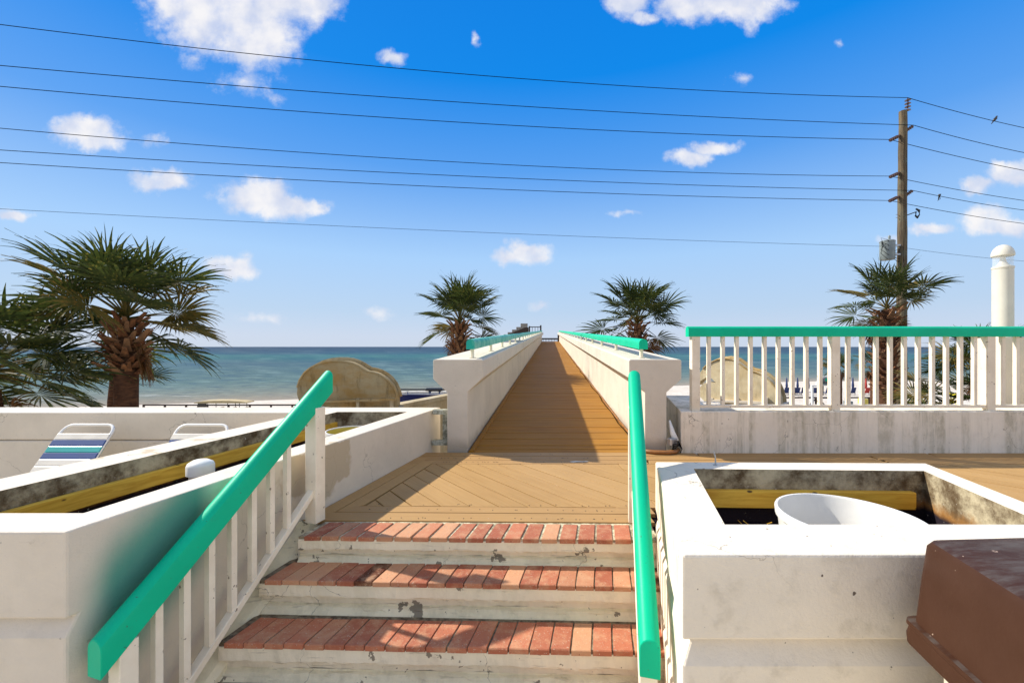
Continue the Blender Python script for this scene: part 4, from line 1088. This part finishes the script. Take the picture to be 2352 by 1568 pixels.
ptsR = [(1601.3,884.2),(1603,862.5),(1614.7,846.7),(1623,839),(1634,831.5),(1648,825.8),(1668,823.8),(1680,825.5),(1689.7,829),(1701,837),(1713,845.8),(1723,851.7),(1735,854.5),(1746,859),(1758,866),(1768,874),(1778.8,885.8),(1785,899),(1789.7,914),(1791,928),(1623,928),(1611,914),(1600.5,907.5),(1606,890.8),(1614,882),(1624.7,877.5),(1634.7,878),(1646,880.8),(1634.7,869),(1624.7,865),(1610,874)]
tR, bR = shell(ptsR, 13.0, .38, (.66, -.75), 'pale shell shaped concrete canopy with an open mouth, seen through the right railing', M['ochrepale'], (2, 20))
ptsL = [(682,905),(683,890),(688,873),(700,855),(714,844),(730,836),(748,831),(765,829),(784,829),(800,831),(813,835),(825,841),(836,848),(845,853),(858,855),(870,859),(882,866),(893,875),(902,887),(909,902),(913,918),(913,940),(700,940),(688,925)]
tL, bL = shell(ptsL, 10.4, .5, (.99, .14), 'dark stained shell shaped concrete canopy behind the left handrail top', M['ochre'], (1, 21))
def wallseg(name, a, b, th, zt, zb, mat, label, cap=True):
    a = Vector(a); b = Vector(b); e = (b-a).normalized(); n = Vector((-e.y, e.x))*th
    pts = [tuple(a), tuple(b), tuple(b+n), tuple(a+n)]
    t = thing(name, ((a.x+b.x)/2, (a.y+b.y)/2, zb), label, 'wall')
    m = MB(); m.prism(pts, zb, zt-.12); mk('wall_body', m, mat, t)
    if cap:
        n2 = Vector((-e.y, e.x)); o1 = [tuple(a-n2*.05), tuple(b-n2*.05), tuple(b+n2*(th+.05)), tuple(a+n2*(th+.05))]
        m = MB(); m.prism(o1, zt-.119, zt); mk('coping', m, mat, t, bevel=.01)
    return t
pA = onz(905, 931, -.47); pB = onz(1040, 905, -.47)
wallseg('garden_wall', (pA.x, pA.y), (pB.x, pB.y), .25, -.47, GZ, M['ochre2'], 'weathered cream wall with a coping between the left shell canopy and the bridge')
# framed opening under the left shell
t = thing('canopy_base', (bL.x, 10.5, GZ), 'cream framed concrete base carrying the dark shell canopy', 'base')
a = at(700, 931, 10.3); b = at(912, 931, 10.3)
m = MB(); m.prism([(a.x, 10.42), (b.x, 10.42), (b.x, 11.0), (a.x, 11.0)], GZ, a.z-.10); mk('wall', m, M['ochre2'], t)
m = MB(); c0, c1 = at(735, 921, 10.2), at(905, 915, 10.2); m.loft([[Vector((c0.x, y_, z_)) for y_, z_ in ((10.2, c0.z), (10.2, c0.z-.05), (10.42, c0.z-.05), (10.42, c0.z))], [Vector((c1.x, y_, z_)) for y_, z_ in ((10.2, c1.z), (10.2, c1.z-.05), (10.42, c1.z-.05), (10.42, c1.z))]]); mk('ledge', m, M['ochre'], t)
for x_ in (738, 822, 899):
    p = at(x_, 935, 10.25); m = MB(); m.box((p.x, 10.27, p.z+.0), (.07, .1, .42)); mk('mullion', m, M['ochre2'], t)
t = thing('canopy_base', (bR.x, 13.2, GZ), 'pale framed concrete base carrying the open mouthed shell canopy', 'base')
tv = (.66, -.75)
def op(x, y, g=0.0): return onplane(x, y, 1684, 13.0, tv)+Vector((tv[1], -tv[0], 0))*g
def slabp(x0, x1, ya, yb, g0, g1, z_bot=None):
    m = MB(); r = []
    for x, y in ((x0, ya), (x1, yb)):
        f_, b_ = op(x, y, g0), op(x, y, g1); zb2 = z_bot if z_bot is not None else f_.z-.07
        r.append([f_, Vector((f_.x, f_.y, zb2)), Vector((b_.x, b_.y, zb2)), Vector((b_.x, b_.y, f_.z))])
    return m.loft(r)
mk('wall', slabp(1600, 1795, 929, 929, -.02, -.9, GZ), M['plaster'], t)
mk('ledge', slabp(1637, 1768, 916, 922, .20, .0), M['plaster'], t)
for x_ in (1639, 1697, 1764):
    p = op(x_, 926, .16); m = MB(); m.box((p.x, p.y, p.z), (.09, .09, .36), .85); mk('mullion', m, M['plaster'], t)
m = MB(); a_, b_ = op(1642, 923, .03), op(1762, 927, .03); m.bar(a_, b_, .04, .13); mk('recess_shade', m, M['dark'], t)  # solid dark bar painted in for the shade inside the framed opening
pA = onz(1545, 909, -.30); pB = onz(1640, 921, -.30)
wallseg('garden_wall', (pA.x, pA.y-1.2), (pB.x+.2, pB.y-.2), .5, -.36, GZ, M['plaster'], 'sunlit white wall left of the open mouthed shell canopy')
# bright roof slab just behind the right parapet
m = MB(); m.prism([(2.6, 4.80), (5.8, 4.80), (5.8, 5.6), (2.75, 5.75)], -.9, .30); tag(mk('low_roof', m, M['plaster'], bevel=.01), 'flat white ledge just behind the streaked parapet', 'ledge')

# ------------------------------------------------------------------ boat on its trailer
BYy = 44; c = at(975, 905, BYy)
t = thing('boat', (c.x, BYy, GZ), 'dark blue motor boat with pale seats parked left of the bridge', 'boat')
prof = [(-1.0, 0.0, .0), (-.99, .18, .02)]
Lb = 6.2; zc = at(0, 903, BYy).z; zb_ = GZ+.7
rings = []
for k in range(13):
    q = k/12; x = c.x-Lb/2+Lb*q; wd = 1.05*(1-.9*max(0, (1-q)-.75)/.25)*(1 if q < .96 else .9); top_ = zc+.06*(1-q)
    rings.append([Vector((x, BYy-wd, top_-.02)), Vector((x+(.0 if q < 1 else .0), BYy-wd*1.02, top_-.35)), Vector((x, BYy-wd*.7, zb_+.15)), Vector((x, BYy, zb_)), Vector((x, BYy+wd*.7, zb_+.15)), Vector((x, BYy+wd*1.02, top_-.35)), Vector((x, BYy+wd, top_-.02))])
m = MB(); m.loft([r[::-1] for r in rings]); mk('hull', m, M['navy'], t, smooth=40)
m = MB(); m.tube([Vector((c.x-Lb/2+.4, BYy-1.0, zc+.0)), Vector((c.x+Lb/2-.1, BYy-1.03, zc-.0))], .05, 8); mk('gunwale', m, M['metal'], t)
rr = random.Random(4)
for k, (dx, w_, h_) in enumerate(((-2.1, .7, .28), (-1.1, .9, .32), (-.1, 1.3, .34), (1.2, .8, .25), (2.3, 1.0, .33))):
    m = MB(); m.box((c.x+dx, BYy-.4, zc+.10), (w_, .6, h_)); mk('seat', m, M['whitestrap'], t, bevel=.08)
m = MB(); m.box((c.x+1.0, BYy, zc+.35), (1.8, .7, .42)); mk('engine_cover', m, M['dark'], t, bevel=.15)
m = MB(); m.box((c.x, BYy+.9, zc+.3), (Lb-.6, .1, .14)); mk('far_rail', m, M['dark'], t)
t2 = thing('boat_trailer', (c.x, BYy, GZ), 'steel trailer under the dark blue boat', 'trailer')
m = MB(); m.box((c.x, BYy-.7, GZ+.55), (6, .08, .12)); m.box((c.x, BYy+.7, GZ+.55), (6, .08, .12)); m.box((c.x, BYy, GZ+.6), (.1, 1.5, .1)); mk('frame', m, M['metal'], t2)
for sx_ in (.5, 1.3):
    m = MB(); m.tube([(c.x+sx_, BYy-1.15, GZ+.32), (c.x+sx_, BYy-.92, GZ+.32)], .32, 16); mk('wheel', m, M['dark'], t2, smooth=40)

# ------------------------------------------------------------------ golf cart
GY = 36; c = at(516, 925, GY)
t = thing('golf_cart', (c.x, GY, GZ), 'long golf cart with a tan roof showing above the left parapet', 'golf cart')
zr = at(0, 922, GY).z
rings = []
for k in range(11):
    q = k/10; x = c.x-2.2+4.4*q; h_ = .16*sin(pi*min(1, q*1.0))**.5 if 0 < q < 1 else .02
    rings.append([Vector((x, GY-.6, zr-.08+.0)), Vector((x, GY-.55, zr-.02+h_)), Vector((x, GY+.55, zr-.02+h_)), Vector((x, GY+.6, zr-.08))])
m = MB(); m.loft([r[::-1] for r in rings]); mk('roof', m, M['tan'], t, smooth=40)
for dx in (-1.9, -1.1, .6, 1.6):
    for dy_ in (-.5, .5):
        m = MB(); m.tube([(c.x+dx-(.25 if dx < -1.5 else 0), GY+dy_, GZ+.8), (c.x+dx, GY+dy_, zr-.04)], .03, 6); mk('roof_post', m, M['dark'], t)
m = MB(); m.add([(c.x-2.15, GY-.5, GZ+.9), (c.x-2.15, GY+.5, GZ+.9), (c.x-1.92, GY+.5, zr-.08), (c.x-1.92, GY-.5, zr-.08), (c.x-2.13, GY-.5, GZ+.9), (c.x-2.13, GY+.5, GZ+.9), (c.x-1.90, GY+.5, zr-.08), (c.x-1.90, GY-.5, zr-.08)], [(0, 1, 2, 3), (7, 6, 5, 4)]); mk('windscreen', m, M['dark'], t)
m = MB(); m.box((c.x, GY, GZ+.5), (4.3, 1.2, .45)); mk('body', m, M['whitestrap'], t, bevel=.1)
for dx in (-.7, .4, 1.4):
    m = MB(); m.box((c.x+dx, GY, GZ+.85), (.5, 1.1, .2)); m.box((c.x+dx+.25, GY, GZ+1.1), (.1, 1.1, .5)); mk('bench_seat', m, M['tan'], t)
for dx in (-1.6, 1.5):
    for dy_ in (-.6, .6):
        m = MB(); m.tube([(c.x+dx, GY+dy_-.1, GZ+.26), (c.x+dx, GY+dy_+.1, GZ+.26)], .26, 14); mk('wheel', m, M['dark'], t, smooth=40)

# ------------------------------------------------------------------ things on the beach
def beach_chair(p, mat, label, group=None):
    t = thing('beach_chair', p, label, 'beach chair', group)
    m = MB(); m.box((p.x, p.y-.0, p.z+.32), (.60, 1.1, .05)); mk('seat', m, mat, t)
    m = MB(); m.loft([[Vector((p.x+sx_, p.y-.45-.3*z_, p.z+.32+z_)) for sx_ in (-.3, .3)]+[Vector((p.x+sx_, p.y-.40-.3*z_, p.z+.32+z_)) for sx_ in (.3, -.3)] for z_ in (0, .75)]); mk('backrest', m, mat, t)
    for sx_ in (-.27, .27):
        for yy in (-.45, .45):
            m = MB(); m.box((p.x+sx_, p.y+yy, p.z+.15), (.05, .05, .32)); mk('leg', m, M['greywood'], t)
def folded_umbrella(p, mat, label, group=None):
    t = thing('folded_umbrella', p, label, 'umbrella', group)
    m = MB(); m.tube([p, p+Vector((0, 0, 2.3))], .025, 6); mk('pole', m, M['greywood'], t)
    m = MB(); m.tube([p+Vector((0, 0, .75)), p+Vector((0, 0, 1.2)), p+Vector((0, 0, 2.2)), p+Vector((0, 0, 2.35))], [.12, .15, .07, .01], 8); mk('canopy', m, mat, t, smooth=True)
gz = GZ+.0
G1 = 'blue beach chairs lined up near the water'; G2 = 'folded blue umbrellas near the water'
def bpos(x, Y): p = at(x, 900, Y); return Vector((p.x, Y, GZ-max(0, (shore_d(p.x, Y)+18))*.028))
ORD = ['leftmost', 'second', 'third', 'fourth', 'fifth', 'sixth', 'last']
for i_, x in enumerate((1801, 1817, 1826, 1840, 1867, 1896, 1953)):
    beach_chair(bpos(x, 57), M['chairblue'], 'blue beach chair facing the water, %s of the row counted from the left' % ORD[i_], G1)
for i_, x in enumerate((1592, 1807, 1832, 1857, 1888, 1959, 2046)):
    folded_umbrella(bpos(x, 58), M['chairblue'], 'folded dark blue umbrella near the water, %s counted from the left' % ORD[i_], G2)
for x in (1592+18,):
    beach_chair(bpos(x, 57), M['chairblue'], 'blue beach chair just right of the bridge, apart from the long row')
beach_chair(bpos(1985, 57), M['red'], 'red beach chair at the right end of the row')
folded_umbrella(bpos(1989, 58), M['red'], 'folded red umbrella beside the red beach chair')
# boardwalk rail
def boardwalk(xa, xb, Y, label, y_=913):
    a = at(xa, y_, Y); b = at(xb, y_, Y)
    t = thing('boardwalk_fence', ((a.x+b.x)/2, Y, GZ), label, 'fence')
    for z in (a.z, a.z-.75):
        m = MB(); m.box(((a.x+b.x)/2, Y, z), (b.x-a.x, .12, .13 if z == a.z else .08)); mk('rail', m, M['darkwood'], t)
    n = max(2, int((b.x-a.x)/2.0))
    for k in range(n+1):
        x = a.x+(b.x-a.x)*k/n; m = MB(); m.box((x, Y, (a.z+GZ)/2-.1), (.14, .14, a.z-GZ+.3)); mk('post', m, M['darkwood'], t)
    return t
boardwalk(1795, 1905, 40, 'dark timber boardwalk fence beyond the open mouthed shell canopy')
boardwalk(1943, 2100, 42, 'dark timber boardwalk fence behind the small far palm')
boardwalk(330, 720, 41, 'dark timber boardwalk fence in line with the golf cart, left of the bridge', 930)
# picnic style trestle
c = at(1868, 925, 38); t = thing('picnic_table', (c.x, 38, GZ), 'brown timber picnic table in front of the boardwalk fence', 'table')
zt_ = at(0, 913, 38).z
m = MB(); m.box((c.x, 38, zt_), (2.2, .9, .07)); mk('tabletop', m, M['darkwood'], t)
for s_ in (-1, 1):
    m = MB(); m.bar((c.x+s_*.9-.0, 37.5, zt_-.9+.1), (c.x+s_*.1, 37.55, zt_-.05), .06, .12); mk('leg', m, M['darkwood'], t)
m = MB(); m.box((c.x, 37.6, (zt_+GZ)/2), (.18, .18, zt_-GZ)); mk('pedestal', m, M['darkwood'], t)
# arched sign
SY = 33; c = at(1893, 885, SY); t = thing('arched_sign', (c.x, SY, GZ), 'white arched sign with dark lettering on a white frame left of the small far palm', 'sign')
q = [at(x, y, SY) for x, y in [(1875, 886), (1876, 879), (1880, 872), (1886, 867), (1893, 864), (1901, 863), (1909, 865), (1916, 870), (1921, 877), (1923, 886)]]
m = MB(); m.loft([[Vector((p.x, SY+o_, p.z)) for p in q][::-1] for o_ in (.08, 0)]); mk('panel', m, M['whiteplastic'], t)
q = [at(x, y, SY) for x, y in [(1879, 884), (1880, 878), (1884, 872), (1889, 869), (1896, 866.5), (1904, 866.5), (1911, 869), (1916, 873), (1919, 879), (1920, 884)]]
m = MB(); m.loft([[Vector((p.x, SY-.03+o_, p.z)) for p in q][::-1] for o_ in (.02, 0)]); mk('sign_face', m, M['transf'], t)
for x_ in (1866, 1882, 1912):
    p = at(x_, 885, SY); m = MB(); m.box((p.x, SY, (p.z+GZ)/2), (.13, .13, p.z-GZ)); mk('post', m, M['whiteplastic'], t)
p = at(1874, 886, SY); m = MB(); m.box((p.x, SY, p.z), (.7, .1, .1)); mk('crossbar', m, M['whiteplastic'], t)
p = at(1890, 897, SY); m = MB(); m.box((p.x, SY+.05, p.z), (.14, .1, .75)); mk('dark_panel', m, M['dark'], t)
tcv = bpy.data.curves.new('lettering', 'FONT'); tcv.body = 'Surf'; tcv.size = .42; tcv.extrude = .006; tcv.align_x = 'CENTER'; tcv.materials.append(M['dark'])
tmp_ = bpy.data.objects.new('tmp', tcv); COL.objects.link(tmp_); bpy.context.view_layer.update(); lme = bpy.data.meshes.new_from_object(tmp_.evaluated_get(bpy.context.evaluated_depsgraph_get())); bpy.data.objects.remove(tmp_)
to = bpy.data.objects.new('lettering', lme); COL.objects.link(to); to.parent = t; p = at(1896, 881, SY); to.location = Vector((p.x, SY-.045, p.z))-WL[t.name]; to.rotation_euler = (radians(90), 0, 0)
m = MB(); p = at(1898, 872, SY); m.tube([(p.x, SY-.03, p.z), (p.x, SY-.05, p.z)], .13, 14); mk('emblem', m, M['teal'], t)
m = MB(); p = at(1903, 873, SY); m.tube([(p.x, SY-.03, p.z), (p.x, SY-.06, p.z)], .08, 12); mk('emblem', m, M['red'], t)
# pale low wall and boxes behind the right railing
p = at(1982, 921, 24); m = MB(); m.box((p.x, 24, p.z), (.35, .3, .30)); m.box((p.x+.2, 24.02, p.z-1), (.08, .2, 2.2)); ob = tag(mk('meter_box', m, M['yellowplastic']), 'small yellow box on a post left of the windblown palm trunk', 'box')
p = at(1948, 925, 24); m = MB(); m.box((p.x, 24, p.z), (.33, .3, .2)); m.box((p.x, 24.05, (p.z+GZ)/2-.1), (.1, .1, p.z-GZ)); tag(mk('meter_box', m, M['transf']), 'small grey box on a post below the small far palm', 'box')
